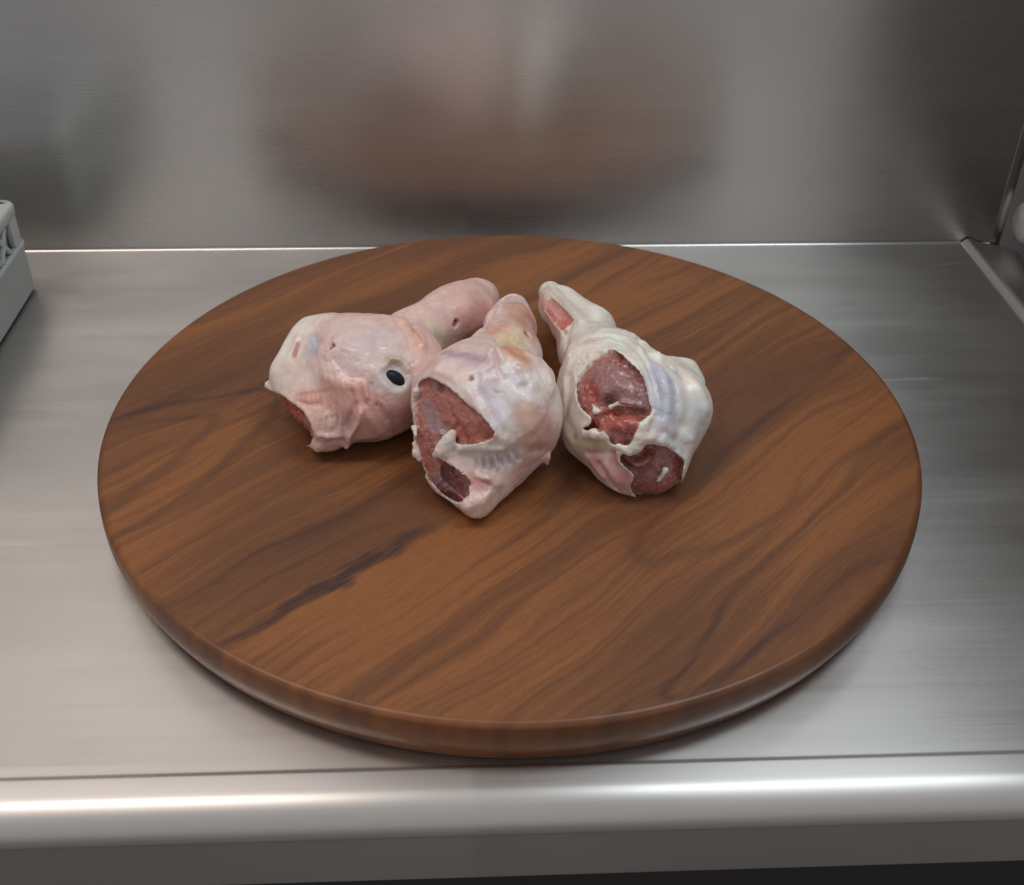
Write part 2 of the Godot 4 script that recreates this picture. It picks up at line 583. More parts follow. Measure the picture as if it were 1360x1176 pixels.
func duck_head(i: int, label: String, with_eye: bool) -> void:
	if skin_material == null:
		skin_material = flesh_material(0.45, 0.36, 0.015, 0.09, 3, 0.18)
		meat_material = flesh_material(0.34, 0.65, 0.045, 0.07, 4, 0.16)
		bill_material = flesh_material(0.45, 0.25, 0.014, 0.06, 5, 0.14)
	var f: Flesh = fields[i]
	var t := thing("duck_head", label, "duck head", f.base, "raw duck heads on the board")
	var made: Array = shell_done[i]
	var names := ["skin", "raw_flesh", "bill"]
	var mats := [skin_material, meat_material, bill_material]
	for k in made.size():
		var arrays: Array = made[k]
		if arrays.is_empty():
			continue
		var am := ArrayMesh.new()
		am.add_surface_from_arrays(Mesh.PRIMITIVE_TRIANGLES, arrays)
		var sort: int = k if k < 3 else 1
		put(names[sort], am, mats[sort], t)
	if with_eye:
		var s := SphereMesh.new()
		s.radius = 0.5
		s.height = 1.0
		s.radial_segments = 32
		s.rings = 16
		var m := plain(Color(0.008, 0.010, 0.016), 0.55)
		m.clearcoat_enabled = true
		m.metallic_specular = 0.3
		m.clearcoat = 0.1
		m.clearcoat_roughness = 0.1
		var across := f.eye_normal.cross(f.eye_along)
		var e := put("eye", s, m, t)
		e.transform = Transform3D(Basis(f.eye_along * 0.0128, f.eye_normal * 0.0062, across * 0.0080), (f.eye_at - f.eye_normal * 2.3) * 0.001)


func duck_facing_right() -> Flesh:
	var f := Flesh.new()
	f.base = Vector3(-0.0468, 0.0271, 0.2330)
	f.skin_color = Color(0.760, 0.527, 0.485); f.rim_color = Color(0.731, 0.604, 0.552); f.meat_color = Color(0.351, 0.084, 0.061)
	f.bone(Vector3(-25.6, 30.0, 3.8), 21.8, Vector3(-6.2, 29.0, 17.7), 27.0, 10.8, false)
	f.bone(Vector3(-6.2, 29.0, 17.7), 27.0, Vector3(10.4, 28.0, 12.1), 25.0, 10.8, false)
	f.bone(Vector3(-0.5, 25.0, 32.9), 24.5, Vector3(11.5, 24.0, 23.4), 22.9, 10.8, false)
	f.bone(Vector3(-42.0, 24.0, 14.8), 12.9, Vector3(-34.7, 17.0, 37.7), 8.8, 10.8, false)
	f.bone(Vector3(-28.0, 17.0, 33.7), 14.9, Vector3(-24.3, 14.0, 42.6), 12.0, 9.5, false)
	f.bone(Vector3(-24.3, 14.0, 42.6), 12.0, Vector3(-14.0, 14.0, 37.4), 11.0, 9.5, false)
	f.bone(Vector3(16.0, 27.0, -19.0), 14.6, Vector3(39.6, 25.0, -45.6), 14.6, 12.2, true)
	f.bone(Vector3(39.6, 25.0, -45.6), 14.6, Vector3(53.3, 21.0, -70.1), 11.0, 9.5, true)
	f.bone(Vector3(22.4, 14.0, -21.9), 13.0, Vector3(50.1, 11.0, -58.8), 4.0, 8.1, true)
	f.bone(Vector3(48.6, 20.0, -59.1), 15.0, Vector3(57.2, 18.0, -78.5), 8.5, 9.5, true)
	f.fold([Vector3(-4.8, 30.9, 56.4), Vector3(-7.0, 24.4, 56.6), Vector3(-10.7, 16.8, 54.8), Vector3(-13.4, 7.3, 51.9)], Vector3(-0.02, -0.14, 0.99), 3.60, 1.80)
	f.fold([Vector3(-7.3, 26.1, 56.5), Vector3(-11.3, 17.8, 54.9)], Vector3(-0.13, -0.04, 0.99), -2.56, 1.38)
	f.fold([Vector3(-6.5, 33.4, 55.4), Vector3(-9.8, 27.4, 55.7), Vector3(-13.3, 20.6, 54.9)], Vector3(-0.20, 0.16, 0.97), -1.28, 1.38)
	f.fold([Vector3(16.3, 44.5, 38.9), Vector3(18.1, 41.2, 41.1), Vector3(18.4, 38.1, 43.6), Vector3(17.2, 36.0, 46.3), Vector3(14.8, 35.7, 48.9), Vector3(11.5, 37.0, 50.8), Vector3(8.1, 39.3, 51.1), Vector3(5.2, 42.3, 49.9), Vector3(3.4, 45.4, 47.5), Vector3(3.0, 48.1, 44.4), Vector3(4.1, 49.8, 41.3), Vector3(6.5, 50.3, 38.8), Vector3(9.8, 49.4, 37.4), Vector3(13.3, 47.4, 37.6), Vector3(16.3, 44.5, 38.9)], Vector3(0.44, 0.66, 0.60), 0.96, 2.20)
	f.fold([Vector3(6.1, 47.4, 43.8), Vector3(9.6, 48.7, 39.0), Vector3(14.3, 46.8, 37.6), Vector3(17.8, 42.8, 39.6)], Vector3(0.44, 0.75, 0.50), 1.92, 1.60)
	f.fold([Vector3(12.9, 42.1, 45.3), Vector3(12.9, 42.1, 45.3)], Vector3(0.55, 0.62, 0.56), -1.44, 4.50)
	f.fold([Vector3(-40.0, 40.0, 19.9), Vector3(-38.5, 43.8, 15.8), Vector3(-37.1, 46.4, 12.8)], Vector3(-0.50, 0.73, 0.46), -0.96, 1.15)
	f.fold([Vector3(-42.0, 39.1, 19.7), Vector3(-40.3, 43.5, 13.9), Vector3(-37.7, 47.2, 9.7)], Vector3(-0.52, 0.76, 0.40), 0.36, 1.80)
	f.fold([Vector3(-22.0, 48.0, 34.4), Vector3(-19.8, 51.4, 31.5), Vector3(-17.3, 54.6, 26.9)], Vector3(-0.51, 0.78, 0.37), 0.48, 1.80)
	f.fold([Vector3(-29.4, 47.9, 22.8), Vector3(-31.0, 45.4, 24.4)], Vector3(-0.68, 0.64, 0.36), -1.44, 6.00)
	f.fold([Vector3(13.5, 40.1, -25.6), Vector3(17.7, 42.6, -10.7), Vector3(20.8, 51.2, 16.3)], Vector3(0.15, 0.97, -0.18), -1.56, 2.00)
	f.fold([Vector3(12.1, 54.3, 12.4), Vector3(17.2, 52.6, 18.5), Vector3(19.6, 48.8, 28.3)], Vector3(0.35, 0.93, 0.14), -0.72, 2.00)
	f.fold([Vector3(19.0, 52.1, 15.5), Vector3(23.1, 49.8, 18.4), Vector3(25.4, 46.9, 23.9)], Vector3(0.50, 0.85, 0.13), 1.44, 2.60)
	f.fold([Vector3(21.6, 50.9, 15.7), Vector3(24.6, 48.4, 20.6)], Vector3(0.51, 0.85, 0.10), -1.12, 1.38)
	f.fold([Vector3(-17.2, 48.3, 39.2), Vector3(-7.6, 45.0, 47.8), Vector3(3.2, 41.7, 51.0)], Vector3(-0.16, 0.69, 0.70), -1.08, 3.50)
	f.fold([Vector3(-23.2, 40.8, 41.0), Vector3(-13.3, 40.7, 49.1), Vector3(-4.0, 41.9, 51.2)], Vector3(-0.41, 0.55, 0.72), 1.08, 3.00)
	f.fold([Vector3(-8.9, 58.3, 16.5), Vector3(-0.9, 57.2, 25.8), Vector3(4.9, 51.4, 37.8)], Vector3(0.13, 0.97, 0.20), -1.08, 5.00)
	f.fold([Vector3(4.7, 30.6, 56.2), Vector3(9.7, 23.0, 55.1), Vector3(12.8, 14.0, 50.3)], Vector3(0.44, -0.11, 0.89), -1.20, 2.50)
	f.fold([Vector3(-0.9, 27.1, 57.4), Vector3(3.8, 16.6, 55.5)], Vector3(0.09, -0.14, 0.99), 1.08, 2.50)
	f.fold([Vector3(-35.5, 27.7, 44.4), Vector3(-30.3, 28.2, 47.3), Vector3(-25.7, 29.5, 47.9)], Vector3(-0.34, 0.73, 0.59), -0.80, 0.92)
	f.fold([Vector3(-36.8, 29.5, 41.0), Vector3(-28.9, 32.0, 42.9), Vector3(-20.1, 36.3, 46.9)], Vector3(-0.50, 0.64, 0.58), -0.48, 1.03)
	f.fold([Vector3(-4.7, 41.9, 51.1), Vector3(-4.1, 37.6, 54.0), Vector3(-2.1, 33.6, 55.9)], Vector3(-0.09, 0.47, 0.88), -1.28, 1.15)
	f.fold([Vector3(-2.5, 42.3, 51.0), Vector3(-1.6, 37.1, 54.5)], Vector3(-0.03, 0.54, 0.84), 0.96, 1.26)
	f.fold([Vector3(0.4, 41.9, 51.3), Vector3(1.7, 37.6, 54.0), Vector3(3.0, 33.4, 55.7)], Vector3(0.11, 0.48, 0.87), -1.44, 1.26)
	f.fold([Vector3(-8.5, 39.1, 52.1), Vector3(-8.0, 32.4, 55.3)], Vector3(-0.27, 0.39, 0.88), -0.80, 1.15)
	f.fold([Vector3(-24.9, 23.2, 54.4), Vector3(-24.8, 18.3, 56.6)], Vector3(-0.08, 0.40, 0.91), -0.80, 0.92)
	f.fold([Vector3(-22.3, 23.8, 54.1), Vector3(-22.2, 17.9, 56.7)], Vector3(0.03, 0.38, 0.92), -0.96, 0.92)
	f.fold([Vector3(-19.4, 24.4, 53.8), Vector3(-19.3, 18.0, 56.2)], Vector3(0.08, 0.33, 0.94), -0.96, 0.92)
	f.fold([Vector3(-16.4, 24.5, 53.9), Vector3(-16.7, 19.2, 55.4)], Vector3(0.05, 0.26, 0.97), -0.80, 0.92)
	f.fold([Vector3(-26.0, 16.7, 56.8), Vector3(-21.7, 15.8, 56.9), Vector3(-15.9, 15.1, 55.5)], Vector3(0.10, 0.06, 0.99), 1.44, 1.50)
	f.fold([Vector3(-23.6, 11.1, 56.8), Vector3(-18.7, 12.4, 56.2), Vector3(-14.1, 10.7, 54.0)], Vector3(0.22, -0.24, 0.95), -1.12, 1.38)
	f.fold([Vector3(29.3, 34.5, -14.8), Vector3(35.2, 28.7, -18.8)], Vector3(0.77, 0.38, 0.51), 0.96, 5.00)
	f.fold([Vector3(-52.1, 28.5, 21.3), Vector3(-48.2, 37.2, 13.7), Vector3(-42.5, 43.9, 4.0), Vector3(-36.3, 47.9, -2.7)], Vector3(-0.73, 0.68, 0.09), 0.96, 4.00)
	f.crinkle(Vector3(-19.6, 29.5, 50.7), 28.3, Vector3(1.0, 0.2, 0.0), 3.00, 0.12)
	f.crinkle(Vector3(-19.9, 20.7, 55.6), 16.2, Vector3(1.0, 0.0, 0.0), 3.40, 0.25)
	f.cut(Vector3(-40.9, 16.8, 43.2), Vector3(0.983, 0.000, -0.185), Vector3(-0.105, 0.823, -0.559), [Vector2(-6.9, 14.7), Vector2(-4.5, 13.3), Vector2(-2.9, 12.0), Vector2(-0.7, 9.6), Vector2(0.6, 8.3), Vector2(2.5, 6.7), Vector2(3.6, 5.6), Vector2(5.3, 3.8), Vector2(6.2, 2.3), Vector2(7.3, -0.2), Vector2(7.9, -1.9), Vector2(8.8, -4.4), Vector2(9.1, -6.1), Vector2(9.2, -8.9), Vector2(9.2, -10.8), Vector2(9.1, -13.7), Vector2(8.4, -14.5), Vector2(6.3, -14.1), Vector2(5.0, -13.3), Vector2(3.1, -11.5), Vector2(1.7, -10.6), Vector2(0.3, -9.7), Vector2(-1.7, -7.9), Vector2(-3.1, -6.3), Vector2(-5.5, -3.5), Vector2(-6.7, -1.6), Vector2(-8.1, 1.5), Vector2(-9.0, 3.6), Vector2(-10.1, 7.0), Vector2(-10.7, 9.0), Vector2(-11.2, 11.4), Vector2(-10.7, 12.8), Vector2(-8.5, 14.6)], 5.5, 1.6, 0.4, 1.8)
	f.hole(Vector3(-36.5, 19.4, 46.2), Vector3(-32.7, 16.4, 50.8), 4.5)
	f.hole(Vector3(-18.6, 51.9, 30.5), Vector3(-19.5, 50.9, 31.3), 1.2)
	f.hole(Vector3(41.7, 30.8, -27.2), Vector3(41.0, 29.9, -26.3), 1.5)
	f.shred([Vector3(-26.6, 9.1, 54.4), Vector3(-24.3, 6.4, 53.1)], 4.2, 3.0)
	f.shred([Vector3(-55.4, 21.0, 18.2), Vector3(-54.1, 20.0, 20.9)], 2.2, 2.0)
	f.tint([Vector3(-39.1, 46.7, 7.4), Vector3(-47.7, 35.9, 18.8), Vector3(-52.4, 24.6, 22.4)], 13.8, Color(0.818, 0.743, 0.671), 0.8)
	f.tint([Vector3(-27.8, 51.6, 0.8), Vector3(-22.7, 50.0, -5.0)], 8.9, Color(0.789, 0.688, 0.632), 0.8)
	f.tint([Vector3(-7.8, 52.2, 38.6), Vector3(2.9, 55.2, 29.8)], 16.2, Color(0.627, 0.516, 0.513), 0.9)
	f.tint([Vector3(-16.2, 56.5, 20.6)], 10.1, Color(0.678, 0.533, 0.502), 0.8)
	f.tint([Vector3(-30.1, 48.7, 19.8), Vector3(-31.1, 45.8, 23.6)], 6.1, Color(0.542, 0.539, 0.601), 0.8)
	f.tint([Vector3(-38.6, 44.2, 15.0), Vector3(-40.3, 39.2, 20.6)], 1.6, Color(0.530, 0.277, 0.231), 0.7)
	f.tint([Vector3(-27.4, 38.5, 37.3), Vector3(-44.1, 30.8, 28.6)], 8.9, Color(0.733, 0.598, 0.547), 0.8)
	f.tint([Vector3(-19.5, 32.8, 49.0), Vector3(-4.1, 36.3, 54.6), Vector3(3.2, 37.8, 53.7)], 12.1, Color(0.639, 0.362, 0.316), 0.8)
	f.tint([Vector3(4.4, 24.4, 57.0), Vector3(13.4, 23.8, 53.1)], 12.1, Color(0.589, 0.310, 0.283), 0.8)
	f.tint([Vector3(-23.7, 17.9, 56.7), Vector3(-14.5, 18.9, 55.1)], 9.7, Color(0.627, 0.410, 0.369), 0.8)
	f.tint([Vector3(-27.3, 30.7, 45.7), Vector3(-35.2, 29.4, 42.4)], 4.9, Color(0.614, 0.318, 0.275), 0.8)
	f.tint([Vector3(-10.6, 4.2, 47.8), Vector3(1.4, 10.1, 52.3)], 4.0, Color(0.530, 0.318, 0.308), 0.8)
	f.tint([Vector3(10.7, 44.1, 44.9)], 13.0, Color(0.620, 0.574, 0.547), 0.7)
	f.tint([Vector3(9.3, 48.4, 39.9), Vector3(13.5, 46.6, 38.6)], 3.2, Color(0.454, 0.362, 0.275), 0.7)
	f.tint([Vector3(16.0, 37.0, 46.9)], 4.0, Color(0.565, 0.527, 0.480), 0.7)
	f.tint([Vector3(12.9, 42.1, 45.3)], 3.8, Color(0.064, 0.052, 0.056), 0.5)
	f.tint([Vector3(20.1, 51.6, 14.8), Vector3(23.6, 48.6, 22.9)], 5.3, Color(0.678, 0.410, 0.308), 0.7)
	f.tint([Vector3(29.3, 33.5, -13.3), Vector3(33.2, 26.5, -15.5)], 6.9, Color(0.733, 0.636, 0.480), 0.8)
	f.tint([Vector3(39.5, 39.7, -34.7), Vector3(56.4, 35.1, -55.5)], 12.1, Color(0.678, 0.451, 0.407), 0.8)
	f.tint([Vector3(47.6, 30.0, -30.8), Vector3(58.3, 28.4, -45.8)], 6.5, Color(0.589, 0.318, 0.275), 0.8)
	f.tint([Vector3(29.3, 39.9, -26.3)], 8.1, Color(0.705, 0.516, 0.480), 0.8)
	f.tint([Vector3(-19.0, 52.2, 30.8)], 1.4, Color(0.126, 0.060, 0.047), 0.6)
	f.tint([Vector3(42.0, 30.6, -26.6)], 1.6, Color(0.082, 0.042, 0.039), 0.6)
	f.tint([Vector3(-26.9, 8.5, 55.7), Vector3(-24.3, 5.5, 54.3)], 3.6, Color(0.678, 0.516, 0.417), 0.7)
	f.meat_tint([Vector3(-43.8, 18.2, 31.5), Vector3(-38.6, 16.1, 42.4)], 4.0, Color(0.398, 0.070, 0.046), 0.7)
	f.meat_tint([Vector3(-34.4, 19.5, 45.8), Vector3(-30.9, 15.7, 50.4)], 3.6, Color(0.351, 0.124, 0.099), 0.7)
	f.meat_tint([Vector3(-30.1, 13.7, 50.9)], 3.6, Color(0.308, 0.179, 0.142), 0.7)
	f.meat_tint([Vector3(-41.8, 22.3, 33.9)], 3.2, Color(0.449, 0.211, 0.164), 0.7)
	f.eye_at = Vector3(12.9, 42.1, 45.3); f.eye_normal = Vector3(0.550, 0.620, 0.560); f.eye_along = Vector3(0.777, -0.626, -0.071)
	return f


func duck_in_the_middle() -> Flesh:
	var f := Flesh.new()
	f.base = Vector3(0.0114, 0.0271, 0.2755)
	f.skin_color = Color(0.745, 0.591, 0.552); f.rim_color = Color(0.760, 0.672, 0.617); f.meat_color = Color(0.412, 0.133, 0.107)
	f.bone(Vector3(3.7, 34.0, 20.3), 29.2, Vector3(6.4, 30.0, 20.3), 24.2, 10.8, false)
	f.bone(Vector3(3.7, 34.0, 20.3), 29.2, Vector3(-13.2, 34.0, 13.0), 23.0, 13.5, false)
	f.bone(Vector3(-13.2, 34.0, 13.0), 23.0, Vector3(-20.4, 24.0, 30.0), 12.8, 12.2, false)
	f.bone(Vector3(-20.4, 24.0, 30.0), 12.8, Vector3(-17.6, 13.0, 39.2), 11.4, 10.8, false)
	f.bone(Vector3(-17.6, 13.0, 39.2), 11.4, Vector3(-7.8, 9.0, 61.5), 5.4, 9.5, false)
	f.bone(Vector3(13.9, 24.0, 21.4), 12.3, Vector3(0.1, 15.0, 40.5), 12.4, 12.2, false)
	f.bone(Vector3(0.1, 15.0, 40.5), 12.4, Vector3(-6.3, 7.7, 53.1), 8.4, 9.5, false)
	f.bone(Vector3(-5.3, 36.0, -8.1), 18.6, Vector3(8.8, 32.0, -29.7), 17.6, 12.2, false)
	f.bone(Vector3(8.8, 32.0, -29.7), 17.6, Vector3(11.9, 28.0, -67.1), 11.7, 9.5, false)
	f.bone(Vector3(13.7, 27.0, -69.5), 13.5, Vector3(16.1, 23.0, -95.1), 9.6, 8.1, true)
	f.bone(Vector3(12.5, 20.0, -77.4), 12.4, Vector3(8.3, 18.0, -89.5), 8.5, 8.1, true)
	f.fold([Vector3(-2.7, 50.3, -28.5), Vector3(1.1, 37.3, -61.2), Vector3(4.6, 39.3, -70.7), Vector3(10.2, 30.1, -98.0), Vector3(15.3, 32.3, -97.5)], Vector3(-0.49, 0.84, -0.23), -1.92, 1.49)
	f.fold([Vector3(1.1, 51.9, -26.4), Vector3(4.7, 40.9, -58.1), Vector3(7.9, 41.2, -69.0)], Vector3(-0.34, 0.93, -0.14), 0.96, 1.60)
	f.fold([Vector3(4.4, 53.3, -13.1), Vector3(6.2, 64.2, 9.2), Vector3(11.7, 50.0, -15.3), Vector3(14.0, 63.4, 10.8)], Vector3(0.27, 0.94, -0.22), -1.12, 1.50)
	f.fold([Vector3(4.9, 66.4, 17.5), Vector3(9.9, 65.7, 24.9), Vector3(15.0, 63.8, 27.3)], Vector3(0.16, 0.98, 0.08), 1.68, 3.50)
	f.fold([Vector3(17.3, 63.3, 16.1), Vector3(21.5, 61.2, 18.2)], Vector3(0.48, 0.87, -0.10), 0.96, 2.50)
	f.fold([Vector3(1.0, 65.7, 16.2), Vector3(1.9, 66.3, 23.2), Vector3(2.8, 65.8, 27.5)], Vector3(-0.13, 0.99, 0.03), -3.20, 1.03)
	f.fold([Vector3(2.4, 66.1, 17.6), Vector3(4.3, 66.4, 23.4), Vector3(5.6, 65.7, 27.5)], Vector3(-0.03, 1.00, 0.06), 2.08, 1.50)
	f.fold([Vector3(-0.5, 65.8, 19.6), Vector3(0.4, 65.8, 26.2)], Vector3(-0.22, 0.97, 0.03), 1.20, 1.80)
	f.fold([Vector3(-1.8, 63.8, 32.0), Vector3(0.3, 64.6, 30.8), Vector3(2.0, 65.1, 29.7)], Vector3(-0.16, 0.94, 0.30), -2.88, 1.03)
	f.fold([Vector3(3.4, 64.6, 31.5), Vector3(4.3, 63.5, 34.2), Vector3(5.7, 62.5, 35.9)], Vector3(0.02, 0.91, 0.42), -2.88, 1.03)
	f.fold([Vector3(0.9, 64.1, 32.5), Vector3(1.5, 62.7, 35.5)], Vector3(-0.08, 0.90, 0.42), 1.80, 2.00)
	f.fold([Vector3(-2.6, 62.2, 35.3), Vector3(-4.4, 60.2, 37.7)], Vector3(-0.32, 0.83, 0.46), 1.80, 2.50)
	f.fold([Vector3(6.8, 63.7, 33.3), Vector3(9.6, 63.8, 32.2)], Vector3(0.14, 0.91, 0.38), 1.44, 2.20)
	f.fold([Vector3(10.2, 62.7, 34.3), Vector3(12.9, 61.1, 35.8), Vector3(17.2, 60.6, 33.3), Vector3(20.0, 58.8, 33.8)], Vector3(0.35, 0.83, 0.43), 1.20, 2.50)
	f.fold([Vector3(12.8, 59.3, 38.7), Vector3(16.3, 59.2, 36.7)], Vector3(0.33, 0.78, 0.54), -1.44, 1.60)
	f.fold([Vector3(-25.2, 57.2, 19.8), Vector3(-18.1, 58.2, 26.8), Vector3(-10.6, 56.8, 37.4), Vector3(-4.6, 52.2, 46.0), Vector3(0.4, 44.3, 51.0)], Vector3(-0.40, 0.67, 0.62), 1.56, 2.60)
	f.fold([Vector3(-6.3, 61.8, 32.6), Vector3(-5.4, 58.3, 39.8), Vector3(-1.8, 52.5, 46.5), Vector3(2.2, 45.0, 50.9)], Vector3(-0.27, 0.66, 0.70), -1.32, 2.20)
	f.fold([Vector3(-18.8, 60.6, 10.8), Vector3(-10.9, 62.4, 10.5), Vector3(-4.0, 65.0, 21.5)], Vector3(-0.26, 0.96, -0.10), -0.96, 2.50)
	f.fold([Vector3(-21.7, 59.6, 15.9), Vector3(-14.5, 61.9, 18.4)], Vector3(-0.37, 0.93, 0.06), 0.72, 3.00)
	f.fold([Vector3(16.5, 61.4, 32.5), Vector3(24.2, 54.6, 35.1), Vector3(29.1, 42.3, 35.8)], Vector3(0.63, 0.62, 0.46), -1.44, 4.00)
	f.fold([Vector3(12.7, 57.0, 41.5), Vector3(20.4, 51.8, 41.9), Vector3(25.2, 41.7, 40.9)], Vector3(0.50, 0.53, 0.68), 1.20, 3.50)
	f.fold([Vector3(4.0, 56.6, 43.7), Vector3(9.1, 50.9, 47.6), Vector3(12.5, 42.4, 50.5)], Vector3(0.15, 0.50, 0.85), -1.56, 4.00)
	f.fold([Vector3(-4.6, 47.7, 48.6), Vector3(3.8, 41.5, 52.0), Vector3(16.2, 35.2, 48.4)], Vector3(0.04, 0.26, 0.97), 1.20, 3.00)
	f.fold([Vector3(24.6, 58.5, 15.3), Vector3(28.2, 54.1, 28.1)], Vector3(0.71, 0.70, 0.05), 1.08, 3.00)
	f.fold([Vector3(15.3, 50.5, 45.9), Vector3(18.2, 42.2, 47.4)], Vector3(0.52, 0.22, 0.83), 2.16, 8.00)
	f.fold([Vector3(5.6, 43.2, 51.5), Vector3(16.2, 32.3, 48.5), Vector3(24.4, 26.6, 42.9)], Vector3(0.39, 0.06, 0.92), -1.32, 2.50)
	f.fold([Vector3(-14.5, 31.9, 47.7), Vector3(-4.8, 35.5, 51.7), Vector3(3.8, 35.3, 52.8)], Vector3(-0.20, 0.11, 0.97), 1.44, 2.20)
	f.fold([Vector3(-12.8, 29.7, 48.9), Vector3(-4.8, 31.4, 52.0), Vector3(2.8, 32.5, 52.5)], Vector3(-0.14, 0.05, 0.99), -1.28, 1.60)
	f.fold([Vector3(-7.9, 27.7, 51.6), Vector3(-6.9, 24.6, 53.3)], Vector3(-0.24, 0.44, 0.87), -1.12, 0.92)
	f.fold([Vector3(-4.4, 30.7, 52.2), Vector3(-3.5, 24.7, 53.6)], Vector3(-0.16, 0.32, 0.93), -1.28, 0.92)
	f.fold([Vector3(-1.0, 31.9, 52.8), Vector3(0.4, 25.4, 53.4)], Vector3(-0.07, 0.26, 0.96), -1.28, 0.92)
	f.fold([Vector3(2.8, 32.5, 52.5), Vector3(4.2, 26.2, 52.9)], Vector3(0.18, 0.04, 0.98), -1.60, 1.03)
	f.fold([Vector3(6.3, 32.6, 51.6), Vector3(8.1, 26.7, 51.9)], Vector3(0.28, 0.01, 0.96), -1.60, 1.03)
	f.fold([Vector3(10.2, 31.7, 50.4), Vector3(12.0, 27.2, 50.3)], Vector3(0.30, 0.09, 0.95), -1.92, 1.15)
	f.fold([Vector3(1.1, 30.8, 52.5), Vector3(2.1, 25.3, 53.4)], Vector3(0.10, 0.13, 0.99), 0.96, 1.03)
	f.fold([Vector3(-2.7, 30.9, 52.6), Vector3(-1.7, 25.4, 53.4)], Vector3(-0.10, 0.28, 0.96), 0.96, 0.92)
	f.fold([Vector3(8.5, 31.1, 50.9), Vector3(10.2, 26.9, 51.1)], Vector3(0.27, 0.15, 0.95), 1.12, 1.15)
	f.fold([Vector3(-7.0, 21.5, 55.6), Vector3(-2.1, 20.1, 56.7)], Vector3(0.02, 0.61, 0.79), 1.28, 1.15)
	f.fold([Vector3(0.3, 16.0, 58.4), Vector3(-3.2, 19.6, 57.2)], Vector3(0.28, 0.51, 0.81), -0.96, 1.15)
	f.fold([Vector3(2.0, 17.1, 57.0), Vector3(-5.1, 13.4, 65.0)], Vector3(0.38, 0.50, 0.78), 0.84, 2.00)
	f.fold([Vector3(-10.3, 13.3, 64.8), Vector3(-8.7, 9.0, 67.2)], Vector3(-0.30, 0.36, 0.88), -0.96, 1.38)
	f.fold([Vector3(-32.6, 47.2, 22.6), Vector3(-29.1, 39.0, 35.7), Vector3(-27.5, 27.8, 44.3)], Vector3(-0.67, 0.48, 0.57), -1.44, 5.00)
	f.fold([Vector3(-31.0, 32.9, 39.2), Vector3(-27.3, 37.2, 39.3), Vector3(-25.6, 33.4, 43.0)], Vector3(-0.55, 0.46, 0.69), 1.20, 2.00)
	f.fold([Vector3(-18.3, 51.6, 35.7), Vector3(-11.5, 45.9, 45.9), Vector3(-4.7, 42.7, 50.5)], Vector3(-0.48, 0.41, 0.77), 1.44, 6.00)
	f.crinkle(Vector3(2.2, 28.1, 52.5), 24.3, Vector3(1.0, -0.1, 0.1), 3.60, 0.14)
	f.cut(Vector3(-21.3, 32.5, 41.2), Vector3(1.000, 0.000, -0.023), Vector3(-0.014, 0.807, -0.591), [Vector2(-13.9, 24.3), Vector2(-12.9, 26.1), Vector2(-12.1, 27.1), Vector2(-10.8, 28.3), Vector2(-9.8, 28.8), Vector2(-8.1, 29.2), Vector2(-6.8, 29.1), Vector2(-4.9, 28.3), Vector2(-3.5, 27.5), Vector2(-1.3, 25.9), Vector2(0.1, 25.1), Vector2(1.8, 24.0), Vector2(3.0, 23.0), Vector2(5.0, 20.9), Vector2(6.3, 19.5), Vector2(8.2, 17.5), Vector2(9.7, 16.1), Vector2(12.1, 14.0), Vector2(13.6, 12.7), Vector2(15.6, 11.0), Vector2(16.8, 9.6), Vector2(18.5, 7.2), Vector2(19.7, 5.7), Vector2(21.7, 3.3), Vector2(22.0, 2.0), Vector2(21.2, 0.2), Vector2(19.9, -0.6), Vector2(16.9, -1.6), Vector2(14.4, -2.1), Vector2(9.8, -2.5), Vector2(7.4, -2.6), Vector2(4.5, -2.1), Vector2(3.4, -1.0), Vector2(2.8, 1.8), Vector2(1.8, 2.2), Vector2(-0.8, 0.8), Vector2(-2.2, -0.6), Vector2(-3.8, -3.3), Vector2(-4.6, -4.8), Vector2(-5.7, -6.6), Vector2(-5.2, -7.6), Vector2(-2.7, -9.0), Vector2(-1.2, -10.1), Vector2(0.9, -11.9), Vector2(2.3, -13.1), Vector2(4.4, -15.1), Vector2(5.7, -16.6), Vector2(7.4, -19.1), Vector2(8.3, -20.8), Vector2(9.6, -23.5), Vector2(10.2, -25.2), Vector2(10.7, -27.7), Vector2(10.4, -28.9), Vector2(8.9, -29.7), Vector2(7.6, -29.9), Vector2(5.2, -29.8), Vector2(3.6, -29.4), Vector2(1.2, -28.3), Vector2(-0.4, -27.2), Vector2(-2.9, -25.3), Vector2(-4.6, -23.4), Vector2(-7.3, -20.0), Vector2(-8.7, -18.3), Vector2(-10.3, -16.8), Vector2(-11.3, -15.4), Vector2(-12.4, -12.6), Vector2(-13.2, -10.5), Vector2(-14.4, -7.1), Vector2(-15.0, -5.0), Vector2(-15.8, -2.3), Vector2(-16.2, -0.1), Vector2(-16.7, 3.7), Vector2(-16.9, 6.3), Vector2(-17.0, 10.1), Vector2(-16.8, 12.9), Vector2(-16.0, 17.8), Vector2(-15.5, 20.2), Vector2(-14.5, 22.8)], 4.5, 1.3, 0.6, 2.0)
	f.hole(Vector3(-9.2, 60.3, 31.4), Vector3(-9.2, 60.0, 32.1), 1.3)
	f.hole(Vector3(19.7, 48.2, -27.9), Vector3(20.8, 47.2, -26.7), 1.5)
	f.hole(Vector3(-17.7, 17.2, 47.2), Vector3(-12.7, 13.4, 53.0), 7.0)
	f.hole(Vector3(-13.4, 12.6, 53.5), Vector3(-16.1, 14.7, 49.8), 5.0)
	f.shred([Vector3(-18.3, 38.5, 44.4), Vector3(-20.8, 34.3, 45.1), Vector3(-24.1, 30.0, 45.7), Vector3(-27.0, 26.5, 45.6)], 1.9, 3.0)
